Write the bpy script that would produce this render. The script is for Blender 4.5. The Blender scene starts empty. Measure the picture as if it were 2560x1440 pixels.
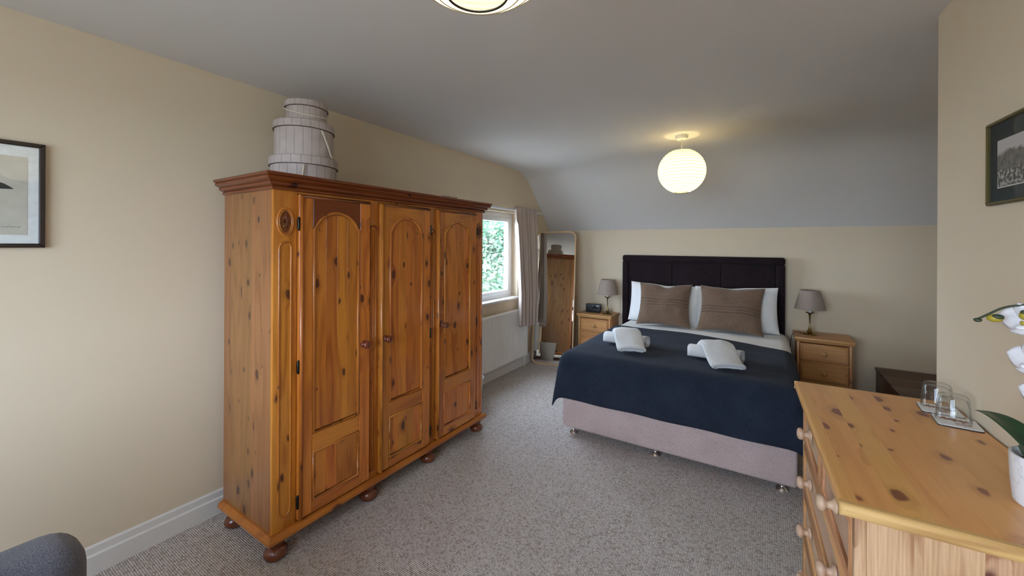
import bpy, bmesh, math, random
from mathutils import Vector, Matrix, noise as mnoise
random.seed(7)
R = math.radians
PI = math.pi
scene = bpy.context.scene
COL = scene.collection

# ------------------------------------------------------------------ camera
cam_d = bpy.data.cameras.new('camera')
cam = bpy.data.objects.new('camera', cam_d)
COL.objects.link(cam)
cam_d.sensor_width = 36.0
cam_d.lens = 36.0 * 1000.0 / 2560.0
cam_d.shift_y = -(720.0 - 611.0) / 2560.0
cam_d.clip_start = 0.02
cam.matrix_world = Matrix.Translation((0, 0, 1.5)) @ Matrix.Rotation(R(32.6), 4, 'Z') @ Matrix.Rotation(R(90), 4, 'X') @ Matrix.Rotation(R(0.3), 4, 'Z')
scene.camera = cam

# ------------------------------------------------------------------ world and exposure
world = bpy.data.worlds.new('overcast_sky')
scene.world = world
world.use_nodes = True
bg = world.node_tree.nodes['Background']
bg.inputs['Color'].default_value = (0.645, 0.785, 1.0, 1)
bg.inputs['Strength'].default_value = 17.0
scene.view_settings.view_transform = 'Standard'
scene.view_settings.look = 'None'
scene.view_settings.gamma = 1.0
scene.view_settings.use_curve_mapping = False
scene.view_settings.exposure = 0.32
scene.cycles.use_denoising = True
scene.cycles.diffuse_bounces = 5
scene.cycles.max_bounces = 9
scene.cycles.adaptive_threshold = 0.03
scene.cycles.use_light_tree = False
scene.cycles.transparent_max_bounces = 12
scene.cycles.sample_clamp_indirect = 20.0


def portal(name, loc, rot, sx, sy):
    l = bpy.data.lights.new(name, 'AREA')
    l.shape = 'RECTANGLE'
    l.size, l.size_y = sx, sy
    l.cycles.is_portal = True
    o = bpy.data.objects.new(name, l)
    o.location, o.rotation_euler = loc, rot
    COL.objects.link(o)


# room dimensions (metres); camera stands at x = y = 0
XL, YB, YF = -2.57, 4.98, -1.60
WIN = (2.72, 4.15, 0.85, 1.875)           # side window y0 y1 z0 z1
RWIN = (-2.05, 0.35, 0.80, 2.10)          # window behind the camera x0 x1 z0 z1
portal('window_portal', (XL - 0.16, (WIN[0] + WIN[1]) / 2, (WIN[2] + WIN[3]) / 2), (0, R(-90), 0), WIN[3] - WIN[2], WIN[1] - WIN[0])
portal('rear_window_portal', ((RWIN[0] + RWIN[1]) / 2, YF - 0.16, (RWIN[2] + RWIN[3]) / 2), (R(90), 0, 0), RWIN[1] - RWIN[0], RWIN[3] - RWIN[2])


# ------------------------------------------------------------------ materials
def new_mat(name):
    m = bpy.data.materials.new(name)
    m.use_nodes = True
    nt = m.node_tree
    return m, nt, nt.nodes['Principled BSDF']


class N:
    """small node-building helper"""
    def __init__(s, nt):
        s.nt = nt

    def add(s, typ, **kw):
        n = s.nt.nodes.new(typ)
        for k, v in kw.items():
            setattr(n, k, v)
        return n

    def set(s, sock, v):
        if hasattr(v, 'is_linked') or isinstance(v, bpy.types.NodeSocket):
            s.nt.links.new(v, sock)
        else:
            sock.default_value = v

    def math(s, op, a, b=0.0, c=0.0, clamp=False):
        n = s.add('ShaderNodeMath', operation=op, use_clamp=clamp)
        s.set(n.inputs[0], a); s.set(n.inputs[1], b); s.set(n.inputs[2], c)
        return n.outputs[0]

    def vmath(s, op, a, b):
        n = s.add('ShaderNodeVectorMath', operation=op)
        s.set(n.inputs[0], a); s.set(n.inputs[1], b)
        return n.outputs[0]

    def mix(s, f, a, b, mode='MIX'):
        n = s.add('ShaderNodeMix', data_type='RGBA', blend_type=mode)
        s.set(n.inputs[0], f); s.set(n.inputs[6], a); s.set(n.inputs[7], b)
        return n.outputs[2]

    def rng(s, v, a, b, c=0.0, d=1.0, smooth=False):
        n = s.add('ShaderNodeMapRange')
        if smooth:
            n.interpolation_type = 'SMOOTHSTEP'
        s.set(n.inputs[0], v)
        for i, x in enumerate((a, b, c, d)):
            s.set(n.inputs[i + 1], x)
        return n.outputs[0]

    def coord(s, scale=(1, 1, 1), rnd=True):
        tc = s.add('ShaderNodeTexCoord').outputs['Object']
        if rnd:
            r = s.add('ShaderNodeObjectInfo').outputs['Random']
            n = s.add('ShaderNodeVectorMath', operation='MULTIPLY_ADD')
            c = s.add('ShaderNodeCombineXYZ')
            for i in range(3):
                s.nt.links.new(r, c.inputs[i])
            s.nt.links.new(c.outputs[0], n.inputs[0])
            n.inputs[1].default_value = (17.3, 31.7, 23.1)
            s.nt.links.new(tc, n.inputs[2])
            tc = n.outputs[0]
        return s.vmath('MULTIPLY', tc, scale)

    def noise(s, vec, scale, detail=2.0, rough=0.5):
        n = s.add('ShaderNodeTexNoise')
        s.set(n.inputs['Vector'], vec)
        n.inputs['Scale'].default_value = scale
        n.inputs['Detail'].default_value = detail
        n.inputs['Roughness'].default_value = rough
        return n.outputs[0]

    def bump(s, h, strength, dist, bsdf):
        n = s.add('ShaderNodeBump')
        n.inputs['Strength'].default_value = strength
        n.inputs['Distance'].default_value = dist
        s.set(n.inputs['Height'], h)
        s.nt.links.new(n.outputs[0], bsdf.inputs['Normal'])


def c4(c):
    return (c[0], c[1], c[2], 1.0)


def plain(name, c, rough=0.5, metal=0.0, spec=0.5, bump=0.0, bscale=60, var=1.0):
    m, nt, b = new_mat(name)
    n = N(nt)
    v = n.coord(rnd=False)
    t = n.noise(v, bscale, 3)
    nt.links.new(n.mix(n.rng(t, 0.3, 0.7), c4([x * (1 - 0.06 * var) for x in c]), c4([min(1, x * (1 + 0.05 * var)) for x in c])), b.inputs['Base Color'])
    b.inputs['Roughness'].default_value = rough
    b.inputs['Metallic'].default_value = metal
    b.inputs['Specular IOR Level'].default_value = spec
    if bump:
        n.bump(t, bump, 0.002, b)
    return m


def pine(name, light, dark, knot, axis=2, rough=0.33, depth=1, kscale=7.0, kr=0.10, kcut=0.5, grain=1.0, tint=0.16, coat=0.0, ringc=0.55):
    m, nt, b = new_mat(name)
    n = N(nt)
    st = [1.0, 1.0, 1.0]; st[axis] = 0.11
    v = n.coord(tuple(st))
    st[depth] *= 0.35
    raw = n.coord()
    sx = n.add('ShaderNodeSeparateXYZ'); nt.links.new(raw, sx.inputs[0])
    across = [i for i in range(3) if i not in (axis, depth)][0]
    cb = n.add('ShaderNodeCombineXYZ')
    nt.links.new(sx.outputs[across], cb.inputs[0])
    n.set(cb.inputs[1], n.math('MULTIPLY', sx.outputs[axis], 0.55))
    vk = cb.outputs[0]
    wob = n.add('ShaderNodeTexNoise'); n.set(wob.inputs['Vector'], vk); wob.inputs['Scale'].default_value = 26
    vk2 = n.vmath('ADD', vk, n.vmath('MULTIPLY', wob.outputs['Color'], (0.02, 0.02, 0.02)))
    vo = n.add('ShaderNodeTexVoronoi', voronoi_dimensions='2D')
    n.set(vo.inputs['Vector'], vk2)
    vo.inputs['Scale'].default_value = kscale
    dist = vo.outputs['Distance']
    sep = n.add('ShaderNodeSeparateColor'); nt.links.new(vo.outputs['Color'], sep.inputs[0])
    on = n.math('GREATER_THAN', sep.outputs[0], kcut)
    rad = n.math('MULTIPLY', n.math('MULTIPLY_ADD', sep.outputs[1], kr, 0.035), on)
    core = n.math('MULTIPLY', n.rng(n.math('SUBTRACT', rad, dist), -0.03, 0.045, smooth=True), on)
    halo = n.math('MULTIPLY', n.rng(n.math('SUBTRACT', n.math('MULTIPLY', rad, 3.2), dist), 0.0, 0.3, smooth=True), on)
    n1 = n.noise(v, 5.5, 2.0, 0.45)
    ph = n.math('MULTIPLY_ADD', halo, 1.4, n.math('MULTIPLY', n1, 16.0))
    ring = n.math('MULTIPLY_ADD', n.math('SINE', n.math('MULTIPLY', ph, 3.2)), 0.5, 0.5)
    ring = n.math('POWER', ring, 2.2)
    sf = [1.0, 1.0, 1.0]; sf[axis] = 0.03
    fine = n.noise(n.coord(tuple(sf)), 260, 2)
    broad = n.noise(v, 9, 2)
    g = n.math('MULTIPLY', ring, n.rng(broad, 0.3, 0.7, 0.1, ringc))
    g = n.math('ADD', g, n.rng(fine, 0.35, 0.7, 0.0, 0.3))
    g = n.math('MULTIPLY', g, grain, clamp=True)
    col = n.mix(g, c4(light), c4(dark))
    col = n.mix(n.math('MULTIPLY', halo, 0.3), col, c4([x * 0.75 for x in dark]))
    col = n.mix(n.math('MULTIPLY', core, 0.93), col, c4(knot))
    r = n.add('ShaderNodeObjectInfo').outputs['Random']
    hs = n.add('ShaderNodeHueSaturation')
    n.set(hs.inputs['Value'], n.rng(r, 0, 1, 1.0 - tint, 1.0 + tint * 0.6))
    n.set(hs.inputs['Hue'], n.rng(n.math('FRACT', n.math('MULTIPLY', r, 7.3)), 0, 1, 0.492, 0.506))
    n.set(hs.inputs['Color'], col)
    nt.links.new(hs.outputs[0], b.inputs['Base Color'])
    b.inputs['Roughness'].default_value = rough
    b.inputs['Coat Weight'].default_value = coat
    b.inputs['Coat Roughness'].default_value = 0.2
    n.bump(n.math('MULTIPLY_ADD', core, -0.3, g), 0.12, 0.001, b)
    return m


def fabric(name, c1, c2, scale=400, fleck=None, stretch=(1, 1, 1), rough=0.95, bump=0.4, sheen=0.2, big=6.0, diag=0.0, bd=0.0015):
    m, nt, b = new_mat(name)
    n = N(nt)
    v = n.coord(stretch, rnd=False)
    t = n.noise(v, scale, 2.0, 0.6)
    h = t
    if diag:
        vv = n.coord(rnd=False)
        sx = n.add('ShaderNodeSeparateXYZ'); nt.links.new(vv, sx.inputs[0])
        a = n.math('MULTIPLY', n.math('ADD', sx.outputs[0], n.math('ADD', sx.outputs[1], sx.outputs[2])), diag)
        a2 = n.math('MULTIPLY', n.math('SUBTRACT', sx.outputs[0], n.math('ADD', sx.outputs[1], sx.outputs[2])), diag * 1.1)
        h = n.math('MULTIPLY', n.math('SINE', a), n.math('MULTIPLY_ADD', n.math('SINE', a2), 0.35, 0.65))
        h = n.math('MULTIPLY_ADD', h, 0.16, t)
    f = n.rng(h, 0.3, 0.72)
    lo = n.noise(v, big, 3)
    col = n.mix(f, c4(c1), c4(c2))
    col = n.mix(n.rng(lo, 0.35, 0.7, 0.0, 0.35), col, c4([x * 0.7 for x in c1]))
    if fleck:
        fl = n.noise(n.coord(fleck[1], rnd=False), fleck[2], 1.0)
        col = n.mix(n.rng(fl, fleck[3], fleck[3] + 0.06), col, c4(fleck[0]))
    nt.links.new(col, b.inputs['Base Color'])
    b.inputs['Roughness'].default_value = rough
    b.inputs['Specular IOR Level'].default_value = 0.2
    b.inputs['Sheen Weight'].default_value = sheen
    b.inputs['Sheen Roughness'].default_value = 0.5
    n.bump(h, bump, bd, b)
    return m


M = {}
M['wall'] = plain('cream_wall_paint', (0.74, 0.622, 0.458), 0.85, spec=0.2, bump=0.03, bscale=300, var=0.1)
M['ceil'] = plain('ceiling_paint', (0.72, 0.69, 0.66), 0.9, spec=0.15, bump=0.03, bscale=300, var=0.1)
M['white'] = plain('white_gloss_paint', (0.78, 0.75, 0.71), 0.35, var=0.1)
M['upvc'] = plain('white_window_plastic', (0.82, 0.84, 0.84), 0.3, var=0.1)
M['rad'] = plain('white_radiator_enamel', (0.86, 0.84, 0.80), 0.3, var=0.1)
WL, WD, WK = (0.58, 0.20, 0.026), (0.27, 0.060, 0.007), (0.075, 0.018, 0.008)
M['ward_z'] = pine('honey_pine_upright', WL, WD, WK, 2, 0.28, 1, kscale=9.0, kr=0.11, kcut=0.3, coat=0.25, ringc=0.65)
M['ward_x'] = pine('honey_pine_rail', WL, WD, WK, 0, 0.28, 1, kcut=0.7, coat=0.25, ringc=0.8)
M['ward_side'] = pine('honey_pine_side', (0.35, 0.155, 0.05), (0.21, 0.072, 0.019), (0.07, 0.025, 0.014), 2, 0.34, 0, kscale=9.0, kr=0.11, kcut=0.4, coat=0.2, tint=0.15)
M['ward_dark'] = pine('red_pine_shaded_moulding', (0.20, 0.050, 0.010), (0.11, 0.024, 0.006), (0.03, 0.008, 0.005), 0, 0.25, 1, coat=0.3, kcut=0.75, tint=0.06)  # dark red pine, deepened further to carry the cornice's shade
M['foot_red'] = pine('red_stained_foot', (0.17, 0.040, 0.014), (0.10, 0.020, 0.008), (0.03, 0.008, 0.005), 0, 0.22, 1, coat=0.4, kcut=0.95, tint=0.05)
M['top_x'] = pine('golden_pine_top', (0.84, 0.44, 0.13), (0.62, 0.27, 0.06), (0.22, 0.055, 0.014), 0, 0.3, 2, kscale=10.0, kr=0.15, kcut=0.32, grain=0.8, tint=0.09, coat=0.25)
M['ches_z'] = pine('pale_pine_upright', (0.68, 0.43, 0.245), (0.36, 0.17, 0.075), (0.10, 0.024, 0.014), 2, 0.5, 0, kscale=8.0, kr=0.17, kcut=0.3, grain=1.5, tint=0.07, ringc=1.1)
M['ches_y'] = pine('pale_pine_edge', (0.74, 0.44, 0.17), (0.46, 0.23, 0.08), (0.2, 0.06, 0.03), 1, 0.45, 2, kcut=0.85, grain=1.3, tint=0.05, ringc=0.95)
M['ches_x'] = pine('pale_pine_drawer', (0.62, 0.41, 0.26), (0.48, 0.28, 0.155), (0.2, 0.06, 0.03), 0, 0.5, 1, kcut=0.85, tint=0.06)
M['ches_d'] = pine('warm_pine_bead', (0.60, 0.30, 0.125), (0.42, 0.18, 0.07), (0.2, 0.06, 0.03), 0, 0.45, 1, kcut=0.95, tint=0.05)
M['knob_pale'] = pine('pale_turned_knob', (0.62, 0.42, 0.28), (0.50, 0.31, 0.18), (0.4, 0.22, 0.12), 2, 0.45, 1, kcut=2.0, tint=0.05)
M['knob_warm'] = pine('warm_turned_knob', (0.58, 0.32, 0.12), (0.43, 0.2, 0.06), (0.4, 0.22, 0.12), 2, 0.4, 1, kcut=2.0, tint=0.05)
M['ns_x'] = pine('bedside_pine_drawer', (0.62, 0.33, 0.12), (0.43, 0.185, 0.055), (0.12, 0.03, 0.015), 0, 0.4, 1, kcut=0.72, tint=0.06)
M['ns_z'] = pine('bedside_pine_side', (0.60, 0.31, 0.11), (0.40, 0.17, 0.05), (0.12, 0.03, 0.015), 2, 0.4, 0, kcut=0.65, tint=0.06)
M['ash'] = pine('pale_ash', (0.66, 0.42, 0.20), (0.52, 0.30, 0.13), (0.3, 0.15, 0.06), 2, 0.4, 1, kcut=0.99, tint=0.04)
M['darkwood'] = pine('dark_stained_oak', (0.095, 0.042, 0.017), (0.05, 0.021, 0.009), (0.012, 0.006, 0.004), 0, 0.45, 2, kcut=0.9, tint=0.08)
M['iron'] = plain('dark_bronze', (0.03, 0.028, 0.022), 0.4, metal=0.8)
M['chrome'] = plain('polished_chrome', (0.85, 0.86, 0.88), 0.06, metal=1.0)
M['brass'] = plain('antique_brass', (0.32, 0.23, 0.09), 0.28, metal=1.0)
M['black'] = plain('black_plastic', (0.012, 0.012, 0.014), 0.35)
M['screen'] = plain('dark_display', (0.02, 0.025, 0.03), 0.12)
M['base'] = fabric('mauve_divan_fabric', (0.55, 0.42, 0.395), (0.66, 0.52, 0.48), 500, fleck=((0.33, 0.25, 0.235), (1, 1, 0.16), 330, 0.62), bump=0.3)
M['head'] = fabric('aubergine_chenille', (0.011, 0.006, 0.008), (0.030, 0.018, 0.020), 350, stretch=(1, 1, 0.12), bump=0.5, sheen=0.05)
M['linen'] = fabric('white_cotton', (0.86, 0.85, 0.83), (0.92, 0.91, 0.89), 60, bump=0.08, sheen=0.1, big=3, bd=0.003)
M['throw'] = fabric('charcoal_navy_weave', (0.007, 0.010, 0.020), (0.044, 0.056, 0.086), 420, bump=0.6, sheen=0.04, diag=560, bd=0.002)
M['cush'] = fabric('brown_chenille', (0.13, 0.08, 0.05), (0.25, 0.16, 0.105), 160, bump=0.35, sheen=0.3, fleck=((0.13, 0.08, 0.055), (1, 1, 0.6), 150, 0.63))
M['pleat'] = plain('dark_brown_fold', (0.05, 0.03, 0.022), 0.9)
M['towel'] = fabric('white_towelling', (0.80, 0.79, 0.78), (0.90, 0.89, 0.88), 450, bump=1.0, sheen=0.4, bd=0.004)
M['curtain'] = fabric('mushroom_linen', (0.50, 0.40, 0.34), (0.62, 0.52, 0.45), 500, bump=0.25, stretch=(1, 1, 0.3))
M['shade'] = fabric('taupe_shade_silk', (0.35, 0.27, 0.22), (0.45, 0.36, 0.30), 300, bump=0.15, stretch=(1, 1, 0.1))
M['chair'] = fabric('blue_grey_tweed', (0.07, 0.075, 0.105), (0.27, 0.265, 0.30), 330, bump=0.7, bd=0.003, sheen=0.2)
M['cord'] = plain('cream_cord', (0.72, 0.66, 0.52), 0.7)
M['ribwire'] = plain('bamboo_rib', (0.38, 0.33, 0.22), 0.7)
M['cordw'] = plain('white_flex', (0.82, 0.80, 0.72), 0.5)
M['basket'] = plain('whitewashed_wicker', (0.66, 0.63, 0.57), 0.7, bump=0.3)
M['soil'] = plain('dark_bark', (0.05, 0.022, 0.014), 0.9, bump=0.6, bscale=120)
M['orchid_leaf'] = plain('deep_green_leaf', (0.012, 0.055, 0.02), 0.32)
M['orchid_stem'] = plain('dark_green_stem', (0.045, 0.06, 0.03), 0.45)
M['bud'] = plain('yellow_bud', (0.42, 0.32, 0.03), 0.5)
M['petal'] = plain('white_petal', (0.86, 0.84, 0.86), 0.6)
M['frame_black'] = plain('black_brown_frame', (0.025, 0.014, 0.010), 0.35)
M['frame_gold'] = plain('olive_gilt_frame', (0.12, 0.095, 0.03), 0.4, metal=0.35)
M['mount_white'] = plain('white_mount_card', (0.85, 0.85, 0.85), 0.8)
M['mount_green'] = plain('grey_green_mount_card', (0.085, 0.095, 0.085), 0.8)
M['paper'] = plain('aged_paper', (0.60, 0.555, 0.475), 0.9, bscale=25)
M['ink'] = plain('black_ink', (0.015, 0.022, 0.026), 0.8)
M['photo'] = None
M['coaster'] = plain('white_coaster_laminate', (0.86, 0.85, 0.85), 0.35, var=0.2)
M['print'] = plain('russet_print', (0.36, 0.15, 0.10), 0.3)
M['foliage_a'] = None


def mat_photo():
    m, nt, b = new_mat('monochrome_photograph')
    n = N(nt)
    v = n.coord(rnd=False)
    s = n.add('ShaderNodeSeparateXYZ'); nt.links.new(v, s.inputs[0])
    t = n.noise(v, 22, 5, 0.6)
    hz = n.math('ADD', s.outputs[2], n.math('MULTIPLY', t, 0.07))
    sky = n.rng(hz, 0.062, 0.072)
    low = n.mix(n.rng(n.noise(v, 90, 3), 0.45, 0.6), c4((0.05, 0.048, 0.046)), c4((0.40, 0.39, 0.38)))
    mid = n.mix(n.rng(n.noise(v, 60, 4), 0.35, 0.65), c4((0.06, 0.06, 0.055)), c4((0.17, 0.165, 0.155)))
    col = n.mix(n.rng(s.outputs[2], -0.022, -0.018), low, mid)
    col = n.mix(sky, col, c4((0.46, 0.43, 0.43)))
    nt.links.new(col, b.inputs['Base Color'])
    b.inputs['Roughness'].default_value = 0.5
    return m


M['photo'] = mat_photo()


def mat_hatbox():
    m, nt, b = new_mat('mauve_striped_paper')
    n = N(nt)
    tc = n.coord(rnd=False)
    g = n.add('ShaderNodeTexGradient', gradient_type='RADIAL')
    nt.links.new(tc, g.inputs[0])
    r = n.add('ShaderNodeObjectInfo').outputs['Random']
    ang = n.math('ADD', g.outputs['Fac'], r)
    a = n.math('FRACT', n.math('MULTIPLY', ang, 22.0))
    line = n.math('ADD', n.rng(n.math('ABSOLUTE', n.math('SUBTRACT', a, 0.5)), 0.018, 0.03, 1, 0), n.rng(n.math('ABSOLUTE', n.math('SUBTRACT', a, 0.56)), 0.01, 0.02, 1, 0), clamp=True)
    f2 = n.math('SINE', n.math('MULTIPLY', ang, 22 * 14 * PI))
    t = n.noise(tc, 14, 4)
    col = n.mix(n.rng(t, 0.3, 0.7), c4((0.46, 0.385, 0.345)), c4((0.57, 0.49, 0.45)))
    col = n.mix(n.rng(f2, 0.2, 1.0, 0, 0.25), col, c4((0.70, 0.62, 0.58)))
    col = n.mix(n.math('MULTIPLY', line, 0.55), col, c4((0.14, 0.10, 0.10)))
    nt.links.new(col, b.inputs['Base Color'])
    b.inputs['Roughness'].default_value = 0.7
    return m


M['hatbox'] = mat_hatbox()
M['hatrim'] = plain('dark_mauve_edge', (0.13, 0.085, 0.075), 0.7)


def mat_carpet():
    m, nt, b = new_mat('looped_wool_carpet')
    n = N(nt)
    v = n.coord((1.0, 1.2, 1.0), rnd=False)
    vo = n.add('ShaderNodeTexVoronoi', voronoi_dimensions='2D')
    n.set(vo.inputs['Vector'], v)
    vo.inputs['Scale'].default_value = 98
    vo.inputs['Randomness'].default_value = 0.22
    d = vo.outputs['Distance']
    dome = n.rng(d, 0.05, 0.62, 1, 0, smooth=True)
    sep = n.add('ShaderNodeSeparateColor'); nt.links.new(vo.outputs['Color'], sep.inputs[0])
    c = n.mix(sep.outputs[0], c4((0.52, 0.46, 0.425)), c4((0.71, 0.655, 0.615)))
    c = n.mix(n.rng(sep.outputs[1], 0.82, 0.9), c, c4((0.42, 0.34, 0.285)))
    big = n.noise(v, 1.3, 3)
    c = n.mix(n.rng(big, 0.3, 0.7, 0, 0.22), c, c4((0.44, 0.37, 0.31)))
    gap = n.rng(d, 0.42, 0.62, 0.0, 1.0)
    c = n.mix(n.math('MULTIPLY', gap, 0.5), c, c4((0.12, 0.10, 0.085)))
    nt.links.new(c, b.inputs['Base Color'])
    b.inputs['Roughness'].default_value = 0.98
    b.inputs['Specular IOR Level'].default_value = 0.1
    fz = n.noise(v, 900, 2)
    n.bump(n.math('MULTIPLY_ADD', fz, 0.15, dome), 0.6, 0.004, b)
    return m


M['carpet'] = mat_carpet()


def mat_paper_lantern():
    m, nt, b = new_mat('white_lantern_paper')
    n = N(nt)
    out = nt.nodes['Material Output']
    tr = n.add('ShaderNodeBsdfTranslucent'); tr.inputs[0].default_value = (0.90, 0.87, 0.74, 1)
    df = n.add('ShaderNodeBsdfDiffuse')
    t = n.noise(n.coord(rnd=False), 60, 3)
    nt.links.new(n.mix(t, c4((0.80, 0.78, 0.72)), c4((0.90, 0.88, 0.82))), df.inputs[0])
    mx = n.add('ShaderNodeMixShader'); mx.inputs[0].default_value = 0.58
    nt.links.new(df.outputs[0], mx.inputs[1]); nt.links.new(tr.outputs[0], mx.inputs[2])
    nt.links.new(mx.outputs[0], out.inputs[0])
    return m


M['lantern'] = mat_paper_lantern()


def mat_pane(name, tintc=(0.99, 1.0, 0.995)):
    m, nt, b = new_mat(name)
    n = N(nt)
    out = nt.nodes['Material Output']
    tr = n.add('ShaderNodeBsdfTransparent'); tr.inputs[0].default_value = c4(tintc)
    gl = n.add('ShaderNodeBsdfGlossy'); gl.inputs['Roughness'].default_value = 0.02
    lw = n.add('ShaderNodeLayerWeight'); lw.inputs[0].default_value = 0.5
    fac = n.math('MULTIPLY_ADD', n.math('POWER', lw.outputs['Facing'], 5.0), 0.9, 0.035)
    mx = n.add('ShaderNodeMixShader')
    nt.links.new(fac, mx.inputs[0]); nt.links.new(tr.outputs[0], mx.inputs[1]); nt.links.new(gl.outputs[0], mx.inputs[2])
    nt.links.new(mx.outputs[0], out.inputs[0])
    return m


M['pane'] = mat_pane('clear_window_glass')


def mat_glass():
    m, nt, b = new_mat('clear_tumbler_glass')
    n = N(nt)
    out = nt.nodes['Material Output']
    tr = n.add('ShaderNodeBsdfTransparent')
    lw = n.add('ShaderNodeLayerWeight'); lw.inputs[0].default_value = 0.5
    f = lw.outputs['Facing']
    nt.links.new(n.mix(n.math('POWER', f, 4.0), c4((0.98, 0.985, 0.985)), c4((0.55, 0.58, 0.60))), tr.inputs[0])
    gl = n.add('ShaderNodeBsdfGlossy'); gl.inputs['Roughness'].default_value = 0.015
    mx = n.add('ShaderNodeMixShader')
    nt.links.new(n.math('MULTIPLY_ADD', n.math('POWER', f, 4.0), 0.7, 0.04), mx.inputs[0])
    nt.links.new(tr.outputs[0], mx.inputs[1]); nt.links.new(gl.outputs[0], mx.inputs[2])
    nt.links.new(mx.outputs[0], out.inputs[0])
    return m


M['glass'] = mat_glass()


def mat_mirror():
    m, nt, b = new_mat('silvered_glass')
    b.inputs['Base Color'].default_value = (0.86, 0.88, 0.87, 1)
    b.inputs['Metallic'].default_value = 1.0
    b.inputs['Roughness'].default_value = 0.0
    return m


M['mirror'] = mat_mirror()


def mat_foliage(name, c1, c2):
    m, nt, b = new_mat(name)
    n = N(nt)
    out = nt.nodes['Material Output']
    t = n.noise(n.coord(rnd=False), 1.6, 4)
    col = n.mix(n.rng(t, 0.35, 0.65), c4(c1), c4(c2))
    df = n.add('ShaderNodeBsdfDiffuse'); nt.links.new(col, df.inputs[0])
    tr = n.add('ShaderNodeBsdfTranslucent'); nt.links.new(col, tr.inputs[0])
    mx = n.add('ShaderNodeMixShader'); mx.inputs[0].default_value = 0.4
    nt.links.new(df.outputs[0], mx.inputs[1]); nt.links.new(tr.outputs[0], mx.inputs[2])
    nt.links.new(mx.outputs[0], out.inputs[0])
    return m


M['foliage_a'] = mat_foliage('birch_leaves', (0.13, 0.23, 0.15), (0.34, 0.46, 0.32))
M['foliage_b'] = mat_foliage('dark_leaves', (0.05, 0.12, 0.075), (0.16, 0.26, 0.15))
M['bark'] = plain('grey_bark', (0.12, 0.10, 0.08), 0.9, bump=0.6, bscale=30)
M['bounce_gravel'] = plain('neutral_bounce_gravel', (0.30, 0.285, 0.26), 0.95, bscale=3)  # unseen ground; grey picked so its bounce light stays neutral


def mat_marble():
    m, nt, b = new_mat('white_marbled_ceramic')
    n = N(nt)
    t = n.noise(n.coord((1, 1, 0.4), rnd=False), 28, 5, 0.65)
    l = n.rng(n.math('ABSOLUTE', n.math('SUBTRACT', t, 0.5)), 0.0, 0.02, 1, 0)
    nt.links.new(n.mix(n.math('MULTIPLY', l, 0.5), c4((0.80, 0.78, 0.78)), c4((0.5, 0.49, 0.5))), b.inputs['Base Color'])
    b.inputs['Roughness'].default_value = 0.45
    return m


M['marble'] = mat_marble()


# ------------------------------------------------------------------ geometry helpers
def link(o, parent=None):
    COL.objects.link(o)
    if parent:
        o.parent = parent
    return o


def mesh_obj(name, verts, faces, m, parent=None, smooth=False, loc=None, rot=None):
    me = bpy.data.meshes.new(name)
    me.from_pydata([tuple(v) for v in verts], [], faces)
    bm = bmesh.new(); bm.from_mesh(me)
    bmesh.ops.recalc_face_normals(bm, faces=bm.faces)
    bm.to_mesh(me); bm.free()
    if smooth:
        for p in me.polygons:
            p.use_smooth = True
    me.materials.append(m)
    o = bpy.data.objects.new(name, me)
    link(o, parent)
    if loc is not None:
        o.location = loc
    if rot is not None:
        o.rotation_euler = rot
    return o


def bm_obj(name, bm, m, parent=None, smooth=False, angle=None):
    me = bpy.data.meshes.new(name)
    bm.to_mesh(me); bm.free()
    if smooth:
        for p in me.polygons:
            p.use_smooth = True
    if angle:
        for p in me.polygons:
            p.use_smooth = True
        try:
            me.set_sharp_from_angle(angle=R(angle))
        except Exception:
            pass
    me.materials.append(m)
    o = bpy.data.objects.new(name, me)
    return link(o, parent)


def box(name, x0, x1, y0, y1, z0, z1, m, parent=None, bev=0.0, seg=2):
    bm = bmesh.new()
    bmesh.ops.create_cube(bm, size=1.0)
    for v in bm.verts:
        v.co = Vector(((x0 + x1) / 2 + v.co.x * (x1 - x0), (y0 + y1) / 2 + v.co.y * (y1 - y0), (z0 + z1) / 2 + v.co.z * (z1 - z0)))
    if bev:
        bmesh.ops.bevel(bm, geom=list(bm.edges), offset=bev, segments=seg, affect='EDGES', profile=0.5)
    return bm_obj(name, bm, m, parent, angle=40 if bev else None)


def boxes(name, lst, m, parent=None):
    vs, fs = [], []
    for (x0, x1, y0, y1, z0, z1) in lst:
        k = len(vs)
        vs += [(x, y, z) for z in (z0, z1) for y in (y0, y1) for x in (x0, x1)]
        fs += [[k + i for i in f] for f in ((0, 2, 3, 1), (4, 5, 7, 6), (0, 1, 5, 4), (2, 6, 7, 3), (0, 4, 6, 2), (1, 3, 7, 5))]
    return mesh_obj(name, vs, fs, m, parent)


def lathe(name, prof, m, parent=None, seg=32, loc=None, rot=None, flat=False, angle=35, radial=None):
    """prof: list of (radius, z)."""
    vs, fs = [], []
    n = len(prof)
    for i in range(seg):
        a = 2 * PI * i / seg
        for j, (r, z) in enumerate(prof):
            rr = r * (radial(i, j) if radial else 1.0)
            vs.append((rr * math.cos(a), rr * math.sin(a), z))
    for i in range(seg):
        k, l = i * n, ((i + 1) % seg) * n
        for j in range(n - 1):
            fs.append((k + j, l + j, l + j + 1, k + j + 1))
    me = bpy.data.meshes.new(name)
    me.from_pydata(vs, [], fs)
    bm = bmesh.new(); bm.from_mesh(me)
    bmesh.ops.remove_doubles(bm, verts=bm.verts, dist=1e-6)
    bmesh.ops.recalc_face_normals(bm, faces=bm.faces)
    bpy.data.meshes.remove(me)
    o = bm_obj(name, bm, m, parent, angle=angle)
    if loc is not None:
        o.location = loc
    if rot is not None:
        o.rotation_euler = rot
    return o


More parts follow.
